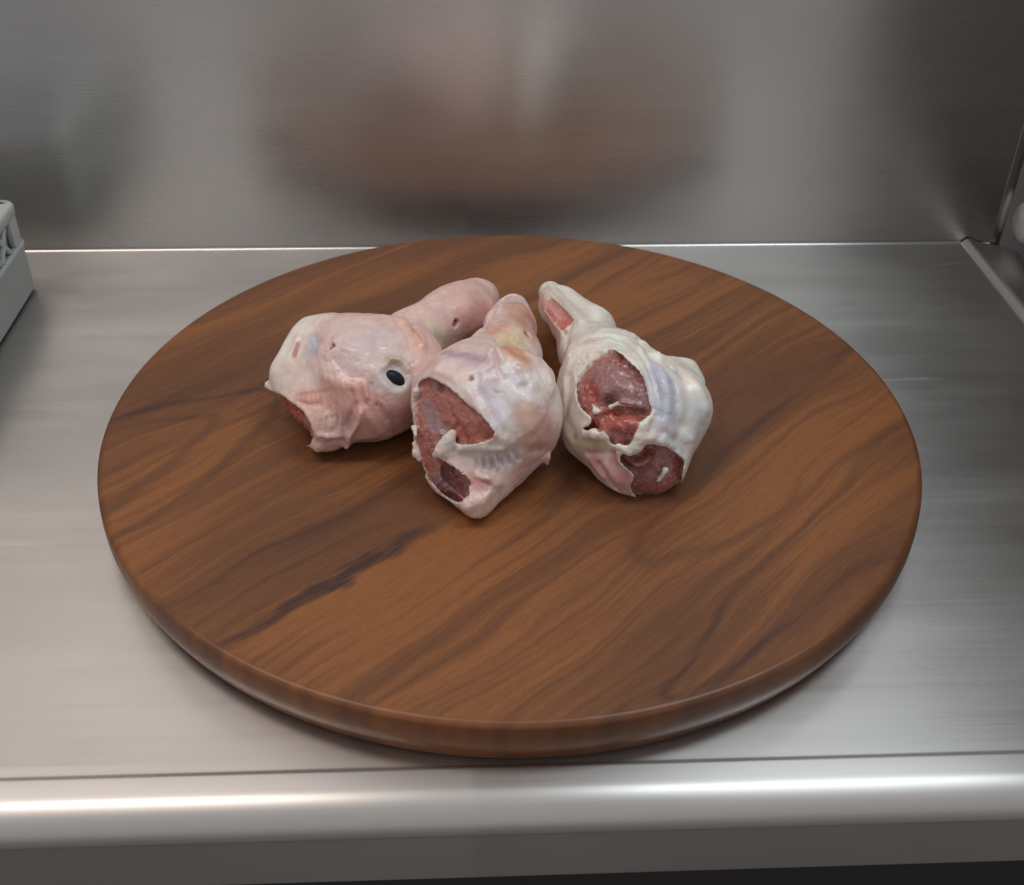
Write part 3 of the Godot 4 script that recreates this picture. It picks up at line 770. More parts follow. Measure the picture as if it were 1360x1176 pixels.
	f.shred([Vector3(-22.1, 29.1, 45.9), Vector3(-18.0, 37.9, 43.9)], 2.8, 3.0)
	f.shred([Vector3(-35.3, 44.7, 18.7), Vector3(-36.1, 41.8, 19.6)], 2.0, 1.5)
	f.shred([Vector3(-36.5, 31.0, 29.1), Vector3(-35.7, 29.3, 34.2)], 1.6, 1.2)
	f.shred([Vector3(-36.8, 23.4, 32.3), Vector3(-35.8, 19.3, 34.1), Vector3(-34.7, 17.1, 36.0)], 2.0, 1.2)
	f.shred([Vector3(-10.5, 10.9, 63.7), Vector3(-8.6, 7.5, 65.0)], 4.0, 3.0)
	f.shred([Vector3(26.4, 19.6, 38.4), Vector3(27.1, 13.3, 36.1)], 2.0, 2.0)
	f.tint([Vector3(17.9, 41.2, -65.5), Vector3(22.1, 46.3, -33.0)], 11.3, Color(0.565, 0.322, 0.234), 0.7)
	f.tint([Vector3(8.5, 52.0, -31.3), Vector3(2.5, 52.4, -23.2)], 7.3, Color(0.613, 0.366, 0.286), 0.8)
	f.tint([Vector3(8.5, 33.3, -88.0), Vector3(0.7, 36.8, -61.3)], 2.4, Color(0.732, 0.531, 0.473), 0.8)
	f.tint([Vector3(13.8, 50.2, -20.8), Vector3(8.6, 51.5, -13.7)], 8.1, Color(0.677, 0.543, 0.364), 0.7)
	f.tint([Vector3(22.7, 37.7, -63.2), Vector3(26.2, 32.6, -63.9)], 4.0, Color(0.518, 0.242, 0.193), 0.8)
	f.tint([Vector3(10.1, 65.9, 18.8), Vector3(14.8, 64.4, 24.3)], 7.3, Color(0.613, 0.313, 0.193), 0.5)
	f.tint([Vector3(6.0, 66.1, 14.9)], 3.2, Color(0.601, 0.330, 0.241), 0.7)
	f.tint([Vector3(15.2, 62.7, 30.7)], 4.0, Color(0.626, 0.385, 0.279), 0.7)
	f.tint([Vector3(-0.8, 62.9, 34.5), Vector3(12.7, 58.2, 40.1), Vector3(9.1, 53.7, 45.6)], 13.8, Color(0.759, 0.720, 0.745), 0.8)
	f.tint([Vector3(-4.4, 58.5, 40.1), Vector3(0.5, 49.7, 48.6)], 6.5, Color(0.691, 0.641, 0.717), 0.8)
	f.tint([Vector3(23.8, 58.4, 28.2), Vector3(29.1, 45.0, 33.5)], 9.7, Color(0.788, 0.707, 0.664), 0.8)
	f.tint([Vector3(-4.1, 64.7, 24.4), Vector3(-14.5, 62.0, 13.1)], 8.1, Color(0.638, 0.498, 0.506), 0.8)
	f.tint([Vector3(-21.8, 58.2, 5.6), Vector3(-4.1, 64.8, 23.3)], 3.6, Color(0.463, 0.348, 0.402), 0.8)
	f.tint([Vector3(-29.0, 55.2, 12.1)], 8.1, Color(0.626, 0.455, 0.432), 0.8)
	f.tint([Vector3(-14.7, 57.4, 32.0), Vector3(-4.6, 50.7, 46.9)], 5.7, Color(0.718, 0.603, 0.564), 0.8)
	f.tint([Vector3(16.0, 49.7, 46.0), Vector3(19.0, 39.4, 46.5)], 8.1, Color(0.691, 0.465, 0.373), 0.8)
	f.tint([Vector3(25.2, 41.7, 40.9), Vector3(29.5, 25.7, 37.0)], 8.1, Color(0.651, 0.404, 0.364), 0.8)
	f.tint([Vector3(21.8, 27.5, 45.2), Vector3(12.8, 20.7, 50.6)], 8.1, Color(0.589, 0.366, 0.337), 0.8)
	f.tint([Vector3(-18.6, 32.6, 46.2), Vector3(-4.8, 34.7, 51.8), Vector3(3.8, 36.9, 52.7)], 4.5, Color(0.704, 0.680, 0.625), 0.7)
	f.tint([Vector3(-4.8, 27.0, 52.5), Vector3(9.2, 29.1, 51.0)], 6.5, Color(0.613, 0.520, 0.529), 0.8)
	f.tint([Vector3(-8.4, 19.7, 57.2), Vector3(-1.5, 16.5, 59.0)], 5.7, Color(0.589, 0.313, 0.286), 0.8)
	f.tint([Vector3(2.0, 15.3, 57.7), Vector3(-5.1, 12.8, 65.4)], 5.7, Color(0.565, 0.394, 0.337), 0.8)
	f.tint([Vector3(-9.4, 8.4, 67.1)], 4.0, Color(0.677, 0.520, 0.402), 0.7)
	f.tint([Vector3(-9.4, 60.6, 31.9)], 1.3, Color(0.213, 0.088, 0.070), 0.6)
	f.tint([Vector3(20.2, 48.2, -27.0)], 1.6, Color(0.141, 0.064, 0.043), 0.6)
	f.tint([Vector3(1.5, 66.2, 23.0)], 1.0, Color(0.248, 0.161, 0.146), 0.5)
	f.tint([Vector3(-19.3, 36.5, 44.5), Vector3(-22.1, 31.9, 45.3), Vector3(-25.8, 27.8, 45.5)], 3.6, Color(0.732, 0.693, 0.625), 0.6)
	f.meat_tint([Vector3(-19.1, 47.5, 30.8), Vector3(-6.5, 42.5, 45.0)], 10.5, Color(0.443, 0.160, 0.131), 0.8)
	f.meat_tint([Vector3(-16.6, 36.5, 40.3), Vector3(-3.6, 40.0, 46.7)], 4.9, Color(0.464, 0.160, 0.112), 0.7)
	f.meat_tint([Vector3(-23.3, 50.0, 23.9)], 3.2, Color(0.169, 0.047, 0.046), 0.7)
	f.meat_tint([Vector3(-27.0, 48.5, 20.3)], 3.2, Color(0.356, 0.154, 0.121), 0.7)
	f.meat_tint([Vector3(-29.7, 40.3, 24.4), Vector3(-27.7, 35.5, 32.4)], 4.0, Color(0.312, 0.190, 0.181), 0.7)
	f.meat_tint([Vector3(-25.7, 35.5, 34.9), Vector3(-22.7, 34.3, 38.3)], 4.9, Color(0.356, 0.209, 0.220), 0.8)
	f.meat_tint([Vector3(-30.5, 29.2, 34.0), Vector3(-27.4, 21.8, 40.4)], 3.6, Color(0.312, 0.083, 0.074), 0.7)
	f.meat_tint([Vector3(-24.6, 13.3, 45.4), Vector3(-15.6, 10.6, 54.2)], 6.5, Color(0.272, 0.160, 0.164), 0.8)
	f.meat_tint([Vector3(-16.8, 15.5, 50.9)], 4.9, Color(0.131, 0.047, 0.049), 0.7)
	f.meat_tint([Vector3(-23.5, 20.2, 44.4)], 3.2, Color(0.356, 0.118, 0.094), 0.7)
	f.meat_tint([Vector3(-26.6, 29.2, 38.6)], 1.6, Color(0.485, 0.290, 0.271), 0.7)
	return f


func duck_facing_back() -> Flesh:
	var f := Flesh.new()
	f.base = Vector3(0.0785, 0.0271, 0.2516)
	f.skin_color = Color(0.807, 0.760, 0.701); f.rim_color = Color(0.760, 0.708, 0.631); f.meat_color = Color(0.371, 0.133, 0.117)
	f.bone(Vector3(-27.4, 16.0, -104.3), 7.0, Vector3(-24.7, 19.0, -80.1), 8.5, 6.8, true)
	f.bone(Vector3(-24.7, 19.0, -80.1), 8.5, Vector3(-11.9, 25.0, -24.2), 14.4, 9.5, true)
	f.bone(Vector3(-11.9, 25.0, -24.2), 14.4, Vector3(-6.0, 32.0, 8.8), 20.4, 12.2, false)
	f.bone(Vector3(-6.0, 32.0, 8.8), 20.4, Vector3(0.5, 32.0, 34.3), 28.7, 12.2, false)
	f.bone(Vector3(-15.2, 24.0, 16.7), 15.9, Vector3(-18.1, 18.0, 41.1), 11.0, 10.8, false)
	f.bone(Vector3(-18.1, 18.0, 41.1), 11.0, Vector3(-7.0, 14.3, 52.0), 14.3, 10.8, false)
	f.bone(Vector3(21.5, 30.0, 39.5), 17.7, Vector3(4.1, 32.0, 49.8), 23.5, 12.2, false)
	f.bone(Vector3(21.5, 30.0, 39.5), 17.7, Vector3(16.8, 20.0, 45.8), 14.7, 10.8, false)
	f.bone(Vector3(16.8, 20.0, 45.8), 14.7, Vector3(10.4, 14.0, 62.7), 13.4, 10.8, false)
	f.bone(Vector3(10.4, 14.0, 62.7), 13.4, Vector3(-1.1, 12.0, 62.8), 11.1, 10.8, false)
	f.bone(Vector3(23.7, 42.0, 20.9), 5.0, Vector3(32.1, 39.0, 18.9), 4.0, 8.1, false)
	f.bone(Vector3(32.1, 39.0, 18.9), 4.0, Vector3(35.3, 35.0, 24.3), 4.0, 8.1, false)
	f.bone(Vector3(-22.7, 20.0, -85.2), 8.5, Vector3(-9.4, 26.0, -44.0), 13.5, 9.5, true)
	f.fold([Vector3(-25.3, 45.3, 11.6), Vector3(-21.0, 49.9, 11.3), Vector3(-16.4, 52.9, 12.8), Vector3(-7.8, 55.9, 15.1), Vector3(-2.2, 56.9, 20.3), Vector3(1.5, 60.9, 35.9), Vector3(5.0, 59.3, 48.2), Vector3(6.7, 55.3, 58.1), Vector3(7.6, 49.8, 65.5)], Vector3(-0.20, 0.97, 0.17), -1.92, 1.26)
	f.fold([Vector3(-25.4, 44.0, 3.8), Vector3(-19.6, 51.1, 8.3), Vector3(-10.6, 55.0, 9.9), Vector3(-0.7, 56.0, 14.6), Vector3(4.5, 59.3, 30.0), Vector3(7.5, 59.4, 45.0), Vector3(9.7, 55.0, 57.6), Vector3(10.1, 49.4, 65.0)], Vector3(-0.09, 0.99, 0.08), 1.20, 2.20)
	f.fold([Vector3(8.1, 51.4, 8.0), Vector3(9.3, 59.3, 32.2), Vector3(14.3, 57.5, 39.0), Vector3(19.6, 55.0, 39.1)], Vector3(0.43, 0.90, -0.09), -1.60, 1.49)
	f.fold([Vector3(6.0, 52.0, 6.1), Vector3(11.5, 50.1, 11.7), Vector3(14.4, 57.3, 33.3), Vector3(22.5, 52.0, 29.0)], Vector3(0.50, 0.83, -0.23), 1.08, 1.80)
	f.fold([Vector3(9.6, 57.3, 51.6), Vector3(14.1, 50.8, 60.9), Vector3(11.8, 43.6, 68.9)], Vector3(0.44, 0.73, 0.53), -1.20, 6.00)
	f.fold([Vector3(27.2, 49.7, 46.9), Vector3(32.4, 41.0, 53.3), Vector3(28.9, 28.5, 60.5)], Vector3(0.62, 0.51, 0.59), 0.96, 5.00)
	f.fold([Vector3(20.0, 45.9, 60.2), Vector3(22.2, 35.7, 64.1), Vector3(18.2, 31.1, 69.7)], Vector3(0.62, 0.40, 0.68), -0.72, 3.00)
	f.fold([Vector3(10.0, 43.9, 69.3), Vector3(15.8, 38.6, 69.2), Vector3(26.8, 28.0, 62.7)], Vector3(0.49, 0.34, 0.80), 0.96, 2.50)
	f.fold([Vector3(-9.7, 55.6, 51.7), Vector3(-3.3, 55.1, 57.6)], Vector3(-0.33, 0.85, 0.42), 3.84, 6.00)
	f.fold([Vector3(-16.2, 47.0, 57.2), Vector3(-12.6, 49.6, 58.5)], Vector3(-0.62, 0.59, 0.52), -6.60, 2.40)
	f.fold([Vector3(-17.7, 52.9, 44.2), Vector3(-15.6, 50.5, 53.5)], Vector3(-0.65, 0.69, 0.32), 1.20, 5.00)
	f.fold([Vector3(-9.5, 46.3, 64.3), Vector3(-3.9, 47.9, 66.1), Vector3(1.8, 46.8, 68.3)], Vector3(-0.28, 0.59, 0.75), -5.40, 2.20)
	f.fold([Vector3(-16.9, 42.9, 59.8), Vector3(-13.3, 47.3, 60.2), Vector3(-10.0, 49.8, 60.7), Vector3(-2.8, 50.4, 64.2)], Vector3(-0.52, 0.59, 0.61), 2.56, 1.50)
	f.fold([Vector3(-15.3, 36.7, 64.6), Vector3(-3.9, 42.3, 69.7)], Vector3(-0.51, 0.32, 0.80), 1.44, 5.00)
	f.fold([Vector3(-22.6, 47.6, 42.6), Vector3(-22.0, 45.3, 48.8)], Vector3(-0.82, 0.50, 0.27), -2.16, 3.00)
	f.fold([Vector3(-7.9, 58.9, 33.9), Vector3(-6.0, 60.0, 38.5)], Vector3(-0.30, 0.95, -0.10), 1.92, 3.00)
	f.fold([Vector3(-24.4, 46.2, 13.1), Vector3(-28.8, 37.8, 20.8), Vector3(-29.9, 30.0, 29.2)], Vector3(-0.88, 0.45, 0.15), 0.96, 3.00)
	f.fold([Vector3(-30.2, 26.9, 44.3), Vector3(-27.6, 18.9, 52.0)], Vector3(-0.88, 0.18, 0.45), 0.96, 3.00)
	f.fold([Vector3(14.2, 56.9, 44.7), Vector3(16.5, 51.8, 56.2), Vector3(13.7, 43.1, 68.3), Vector3(8.3, 39.3, 71.8)], Vector3(0.42, 0.66, 0.63), 1.44, 4.00)
	f.fold([Vector3(24.2, 52.6, 41.4), Vector3(26.6, 48.1, 51.0), Vector3(24.9, 37.8, 61.1)], Vector3(0.56, 0.69, 0.46), -1.56, 4.00)
	f.fold([Vector3(31.4, 48.0, 44.5), Vector3(35.9, 37.8, 52.0)], Vector3(0.66, 0.60, 0.44), 1.08, 3.00)
	f.fold([Vector3(8.1, 59.9, 35.8), Vector3(17.6, 54.6, 47.7), Vector3(20.0, 45.9, 60.2)], Vector3(0.45, 0.85, 0.29), -1.08, 3.00)
	f.fold([Vector3(-27.9, 39.0, 22.6), Vector3(-29.7, 29.9, 35.7), Vector3(-27.8, 24.8, 50.8)], Vector3(-0.90, 0.35, 0.26), -1.20, 2.50)
	f.fold([Vector3(-10.2, 54.9, 6.2), Vector3(1.2, 54.2, 6.7)], Vector3(0.07, 0.99, -0.12), 1.20, 3.00)
	f.fold([Vector3(-5.5, 24.2, 72.8), Vector3(0.4, 21.8, 75.7), Vector3(7.1, 25.2, 76.2), Vector3(10.5, 29.4, 74.3)], Vector3(-0.17, 0.33, 0.93), 3.60, 2.40)
	f.fold([Vector3(-2.9, 26.6, 73.2), Vector3(1.9, 25.7, 75.0), Vector3(5.9, 29.2, 74.5)], Vector3(-0.22, 0.27, 0.94), -2.64, 2.20)
	f.fold([Vector3(13.9, 27.6, 74.3), Vector3(14.8, 21.2, 77.1)], Vector3(0.29, 0.39, 0.87), -5.40, 4.00)
	f.fold([Vector3(15.8, 16.9, 77.8), Vector3(12.6, 11.1, 78.5)], Vector3(0.24, -0.03, 0.97), 2.88, 1.50)
	f.fold([Vector3(-16.1, 16.7, 66.3), Vector3(-12.3, 12.4, 70.2), Vector3(-7.7, 6.1, 71.7)], Vector3(-0.67, -0.20, 0.71), -1.60, 1.38)
	f.fold([Vector3(-19.3, 16.2, 62.0), Vector3(-14.2, 11.6, 68.0)], Vector3(-0.80, -0.12, 0.59), 0.96, 1.80)
	f.fold([Vector3(-13.0, 19.7, 69.1), Vector3(-7.0, 12.7, 74.2)], Vector3(-0.57, 0.04, 0.82), 0.96, 2.00)
	f.fold([Vector3(-21.0, 19.1, 59.8), Vector3(-9.9, 26.6, 70.0)], Vector3(-0.65, 0.03, 0.76), -1.44, 1.49)
	f.fold([Vector3(-29.0, 26.8, -92.8), Vector3(-22.3, 34.7, -59.0), Vector3(-17.2, 41.7, -25.6)], Vector3(-0.40, 0.88, -0.26), 1.56, 2.20)
	f.fold([Vector3(-25.4, 31.4, -83.5), Vector3(-17.3, 37.1, -54.6), Vector3(-10.6, 41.9, -28.2)], Vector3(-0.11, 0.97, -0.20), -1.08, 3.00)
	f.fold([Vector3(-31.9, 25.6, -68.6), Vector3(-27.9, 29.6, -48.9)], Vector3(-0.88, 0.46, 0.13), 0.80, 1.15)
	f.fold([Vector3(-22.3, 38.1, -30.1), Vector3(-26.0, 34.6, -12.9)], Vector3(-0.78, 0.62, -0.09), -0.84, 2.00)
	f.cut(Vector3(-10.9, 44.0, 51.5), Vector3(0.988, -0.000, 0.152), Vector3(0.085, 0.828, -0.554), [Vector2(-14.2, 22.3), Vector2(-12.5, 22.6), Vector2(-10.9, 22.9), Vector2(-8.1, 23.6), Vector2(-5.9, 24.0), Vector2(-2.2, 24.5), Vector2(0.1, 24.2), Vector2(3.1, 22.8), Vector2(4.8, 21.6), Vector2(6.7, 19.4), Vector2(8.1, 18.2), Vector2(10.6, 16.6), Vector2(12.0, 15.3), Vector2(13.9, 13.1), Vector2(15.0, 11.3), Vector2(16.2, 7.9), Vector2(16.9, 5.7), Vector2(17.8, 2.2), Vector2(18.4, -0.1), Vector2(19.6, -3.5), Vector2(19.4, -5.5), Vector2(17.6, -7.9), Vector2(16.6, -9.4), Vector2(15.0, -11.5), Vector2(14.3, -13.3), Vector2(13.6, -16.6), Vector2(13.1, -18.5), Vector2(12.1, -20.9), Vector2(10.7, -21.5), Vector2(7.5, -20.9), Vector2(5.6, -20.7), Vector2(3.2, -20.6), Vector2(2.0, -19.6), Vector2(0.7, -17.0), Vector2(-0.2, -15.8), Vector2(-1.5, -14.8), Vector2(-2.5, -14.8), Vector2(-4.1, -15.8), Vector2(-5.8, -15.9), Vector2(-9.4, -15.3), Vector2(-11.6, -15.0), Vector2(-11.7, -14.2), Vector2(-8.8, -12.6), Vector2(-7.8, -11.3), Vector2(-7.7, -9.2), Vector2(-8.7, -7.9), Vector2(-11.7, -6.1), Vector2(-13.2, -4.7), Vector2(-14.6, -2.2), Vector2(-15.2, -0.5), Vector2(-15.6, 1.8), Vector2(-15.9, 3.7), Vector2(-16.5, 7.2), Vector2(-16.9, 9.7), Vector2(-17.5, 13.3), Vector2(-17.1, 16.1), Vector2(-15.3, 20.6)], 4.2, 1.2, 0.8, 2.2)
	f.cut(Vector3(7.6, 19.1, 73.1), Vector3(0.979, -0.000, 0.202), Vector3(0.122, 0.795, -0.594), [Vector2(-13.8, 7.2), Vector2(-11.3, 5.9), Vector2(-9.8, 5.5), Vector2(-7.9, 5.6), Vector2(-6.8, 6.1), Vector2(-5.5, 7.4), Vector2(-4.7, 8.4), Vector2(-3.8, 10.1), Vector2(-2.6, 11.0), Vector2(0.0, 12.0), Vector2(1.8, 12.2), Vector2(4.3, 11.8), Vector2(6.1, 11.2), Vector2(9.0, 9.8), Vector2(10.6, 9.0), Vector2(12.5, 7.7), Vector2(13.6, 6.9), Vector2(15.2, 6.1), Vector2(15.6, 4.9), Vector2(15.2, 2.3), Vector2(15.2, 0.3), Vector2(15.3, -3.1), Vector2(15.2, -5.3), Vector2(14.7, -8.3), Vector2(13.8, -10.1), Vector2(11.7, -12.2), Vector2(10.0, -13.5), Vector2(7.0, -15.1), Vector2(4.5, -15.8), Vector2(-0.0, -16.3), Vector2(-2.6, -15.7), Vector2(-5.8, -13.5), Vector2(-7.2, -12.1), Vector2(-8.2, -10.1), Vector2(-8.2, -8.5), Vector2(-7.2, -5.8), Vector2(-7.3, -4.3), Vector2(-8.4, -2.5), Vector2(-9.5, -1.5), Vector2(-11.7, -0.2), Vector2(-12.9, 0.7), Vector2(-14.3, 2.1), Vector2(-14.9, 3.1), Vector2(-15.2, 4.9), Vector2(-15.0, 6.6)], 7.5, 1.0, 0.7, 1.6)
	f.cut(Vector3(-27.3, 31.6, -52.0), Vector3(0.996, -0.000, 0.094), Vector3(0.047, 0.867, -0.496), [Vector2(-8.8, 11.1), Vector2(-6.3, 10.5), Vector2(-2.7, 7.9), Vector2(-0.5, 6.0), Vector2(2.6, 3.2), Vector2(4.5, 1.3), Vector2(7.1, -1.3), Vector2(8.5, -3.1), Vector2(10.2, -5.7), Vector2(10.0, -7.1), Vector2(8.1, -8.4), Vector2(6.6, -9.0), Vector2(4.1, -9.6), Vector2(2.4, -8.9), Vector2(-0.5, -6.3), Vector2(-2.3, -4.4), Vector2(-5.0, -1.2), Vector2(-6.5, 0.9), Vector2(-8.3, 4.0), Vector2(-9.2, 6.2), Vector2(-9.8, 9.7)], 1.7, 0.3, 0.5, 1.4)
	f.hole(Vector3(-25.9, 34.5, -28.2), Vector3(-25.6, 35.2, -24.7), 1.0)
	f.shred([Vector3(5.3, 45.8, 69.4), Vector3(2.9, 42.7, 71.1), Vector3(1.6, 37.9, 72.8), Vector3(-0.2, 33.1, 73.4), Vector3(-3.1, 29.8, 72.9), Vector3(-6.6, 30.7, 71.7)], 2.2, 2.5)
	f.shred([Vector3(1.7, 36.4, 73.1), Vector3(5.5, 37.8, 72.8), Vector3(11.5, 35.5, 72.1), Vector3(17.9, 30.1, 70.8)], 2.2, 2.5)
	f.shred([Vector3(-8.1, 31.1, 71.3), Vector3(-6.3, 29.9, 72.2)], 1.5, 1.0)
	f.shred([Vector3(-7.5, 28.3, 71.6), Vector3(-8.3, 23.5, 72.0)], 1.4, 1.2)
	f.shred([Vector3(-22.7, 28.3, 57.8), Vector3(-18.7, 32.5, 62.4), Vector3(-14.5, 33.7, 66.7)], 1.8, 2.5)
	f.shred([Vector3(-18.8, 41.2, 50.8), Vector3(-17.4, 40.0, 54.3), Vector3(-15.7, 40.6, 56.4)], 1.3, 1.5)
	f.shred([Vector3(15.0, 17.7, 72.3), Vector3(12.4, 12.0, 73.3)], 1.5, 1.2)
	f.shred([Vector3(-14.2, 41.7, 58.1), Vector3(-11.3, 45.2, 58.4), Vector3(-7.8, 47.5, 59.2), Vector3(-2.6, 47.7, 62.0)], 0.9, 1.0)
	f.tint([Vector3(-27.8, 31.1, -80.5), Vector3(-15.2, 40.7, -33.6)], 4.9, Color(0.695, 0.614, 0.550), 0.8)
	f.tint([Vector3(-34.1, 25.8, -81.3), Vector3(-31.7, 23.4, -63.8), Vector3(-28.8, 29.4, -25.4)], 4.5, Color(0.681, 0.374, 0.344), 0.8)
	f.tint([Vector3(-24.8, 36.8, -13.2), Vector3(-30.9, 34.5, 15.6)], 4.0, Color(0.681, 0.565, 0.482), 0.8)
	f.tint([Vector3(-10.7, 43.7, -20.4), Vector3(-4.6, 55.3, 7.0)], 7.3, Color(0.668, 0.614, 0.538), 0.8)
	f.tint([Vector3(-10.8, 55.1, 12.2), Vector3(2.3, 58.0, 25.8), Vector3(8.0, 54.2, 59.7)], 6.5, Color(0.722, 0.760, 0.701), 0.8)
	f.tint([Vector3(-18.1, 51.9, 11.8), Vector3(-1.1, 57.4, 23.4), Vector3(4.5, 58.0, 52.7)], 2.4, Color(0.708, 0.692, 0.598), 0.7)
	f.tint([Vector3(13.5, 56.0, 49.8), Vector3(13.7, 46.0, 66.4)], 10.5, Color(0.533, 0.553, 0.648), 0.8)
	f.tint([Vector3(18.3, 55.4, 42.3), Vector3(35.5, 43.3, 23.9)], 5.7, Color(0.695, 0.665, 0.610), 0.8)
	f.tint([Vector3(28.2, 42.7, 55.8), Vector3(32.8, 32.3, 56.6)], 8.9, Color(0.629, 0.639, 0.648), 0.8)
	f.tint([Vector3(10.1, 39.0, 71.4), Vector3(22.4, 28.9, 66.9)], 5.7, Color(0.681, 0.692, 0.688), 0.8)
	f.tint([Vector3(-28.9, 31.9, 38.6), Vector3(-28.7, 20.2, 50.7)], 5.7, Color(0.668, 0.565, 0.461), 0.8)
	f.tint([Vector3(-24.4, 21.7, 55.8), Vector3(-15.0, 29.1, 66.2)], 4.5, Color(0.568, 0.486, 0.335), 0.7)
	f.tint([Vector3(-26.4, 24.0, 52.8)], 2.0, Color(0.533, 0.257, 0.120), 0.7)
	f.tint([Vector3(-17.7, 16.6, 64.3), Vector3(-4.4, 13.6, 75.5)], 8.9, Color(0.556, 0.287, 0.285), 0.8)
	f.tint([Vector3(-24.0, 14.5, 55.4)], 4.9, Color(0.617, 0.423, 0.362), 0.8)
	f.tint([Vector3(-8.9, 24.6, 71.0)], 4.9, Color(0.499, 0.228, 0.225), 0.8)
	f.tint([Vector3(23.8, 9.1, 70.5), Vector3(36.8, 18.4, 53.1)], 4.9, Color(0.568, 0.542, 0.515), 0.8)
	f.tint([Vector3(-25.1, 34.7, -34.6)], 1.6, Color(0.425, 0.182, 0.140), 0.7)
	f.tint([Vector3(5.3, 45.6, 69.2), Vector3(1.6, 37.8, 72.5), Vector3(-0.2, 33.1, 73.1), Vector3(-3.0, 29.7, 72.6), Vector3(-6.5, 30.7, 71.4)], 3.6, Color(0.722, 0.692, 0.623), 0.6)
	f.meat_tint([Vector3(-23.4, 28.5, -52.5), Vector3(-19.8, 34.9, -27.5)], 6.1, Color(0.799, 0.209, 0.170), 0.5)
	f.meat_tint([Vector3(-27.9, 25.2, -73.6), Vector3(-24.0, 27.7, -52.1)], 5.7, Color(0.828, 0.359, 0.313), 0.5)
	f.meat_tint([Vector3(-7.7, 52.5, 48.4), Vector3(0.4, 49.8, 58.7)], 9.7, Color(0.318, 0.172, 0.182), 0.8)
	f.meat_tint([Vector3(-15.6, 49.5, 37.8), Vector3(-11.2, 53.2, 38.2)], 5.7, Color(0.335, 0.149, 0.142), 0.8)
	f.meat_tint([Vector3(-19.2, 45.0, 41.3), Vector3(-18.3, 43.2, 47.3)], 4.0, Color(0.400, 0.059, 0.034), 0.7)
	f.meat_tint([Vector3(-18.6, 44.2, 27.9)], 2.8, Color(0.211, 0.091, 0.079), 0.7)
	f.meat_tint([Vector3(-12.3, 45.2, 55.3)], 3.6, Color(0.073, 0.034, 0.027), 0.7)
	f.meat_tint([Vector3(-2.6, 44.9, 63.0), Vector3(3.0, 44.6, 64.4)], 3.2, Color(0.168, 0.025, 0.020), 0.7)
	f.meat_tint([Vector3(-10.9, 40.7, 60.5), Vector3(-1.2, 40.7, 66.2)], 6.1, Color(0.410, 0.091, 0.065), 0.8)
	f.meat_tint([Vector3(-5.2, 35.6, 66.5)], 5.7, Color(0.335, 0.104, 0.099), 0.8)
	f.meat_tint([Vector3(-16.0, 34.3, 57.2), Vector3(-19.0, 29.5, 54.1)], 2.8, Color(0.353, 0.083, 0.049), 0.7)
	f.meat_tint([Vector3(-5.5, 55.5, 37.9)], 3.2, Color(0.309, 0.083, 0.068), 0.7)
	f.meat_tint([Vector3(-5.2, 54.3, 46.0), Vector3(-3.3, 54.3, 47.9)], 1.4, Color(0.598, 0.478, 0.424), 0.5)
	f.meat_tint([Vector3(-16.7, 48.0, 42.2), Vector3(-16.2, 47.6, 44.6)], 1.4, Color(0.538, 0.378, 0.330), 0.5)
	f.meat_tint([Vector3(-8.9, 47.3, 56.5), Vector3(-7.6, 47.1, 58.0)], 1.2, Color(0.561, 0.332, 0.288), 0.5)
	f.meat_tint([Vector3(-8.3, 53.3, 32.3), Vector3(-5.8, 54.2, 32.1)], 1.4, Color(0.561, 0.378, 0.330), 0.5)
	f.meat_tint([Vector3(-18.1, 40.8, 50.4), Vector3(-16.7, 39.7, 53.8), Vector3(-15.1, 40.3, 55.9)], 1.6, Color(0.504, 0.332, 0.280), 0.5)
	f.meat_tint([Vector3(14.8, 16.8, 73.4), Vector3(12.5, 11.9, 74.0)], 1.4, Color(0.598, 0.378, 0.357), 0.5)
	f.meat_tint([Vector3(-3.7, 23.1, 68.8), Vector3(1.8, 20.6, 71.6), Vector3(7.7, 23.5, 72.0), Vector3(9.9, 27.5, 70.2)], 2.4, Color(0.353, 0.172, 0.122), 0.7)
	f.meat_tint([Vector3(6.7, 15.5, 73.9)], 7.3, Color(0.269, 0.109, 0.112), 0.8)
	f.meat_tint([Vector3(12.9, 24.2, 71.1), Vector3(14.1, 19.6, 72.9)], 3.6, Color(0.101, 0.028, 0.023), 0.7)
	f.meat_tint([Vector3(5.3, 30.7, 69.3), Vector3(9.8, 30.5, 69.0)], 2.8, Color(0.198, 0.059, 0.038), 0.7)
	f.meat_tint([Vector3(17.5, 21.0, 70.2)], 2.8, Color(0.269, 0.083, 0.058), 0.7)
	f.meat_tint([Vector3(1.9, 17.4, 72.4)], 3.6, Color(0.430, 0.154, 0.147), 0.7)
	return f


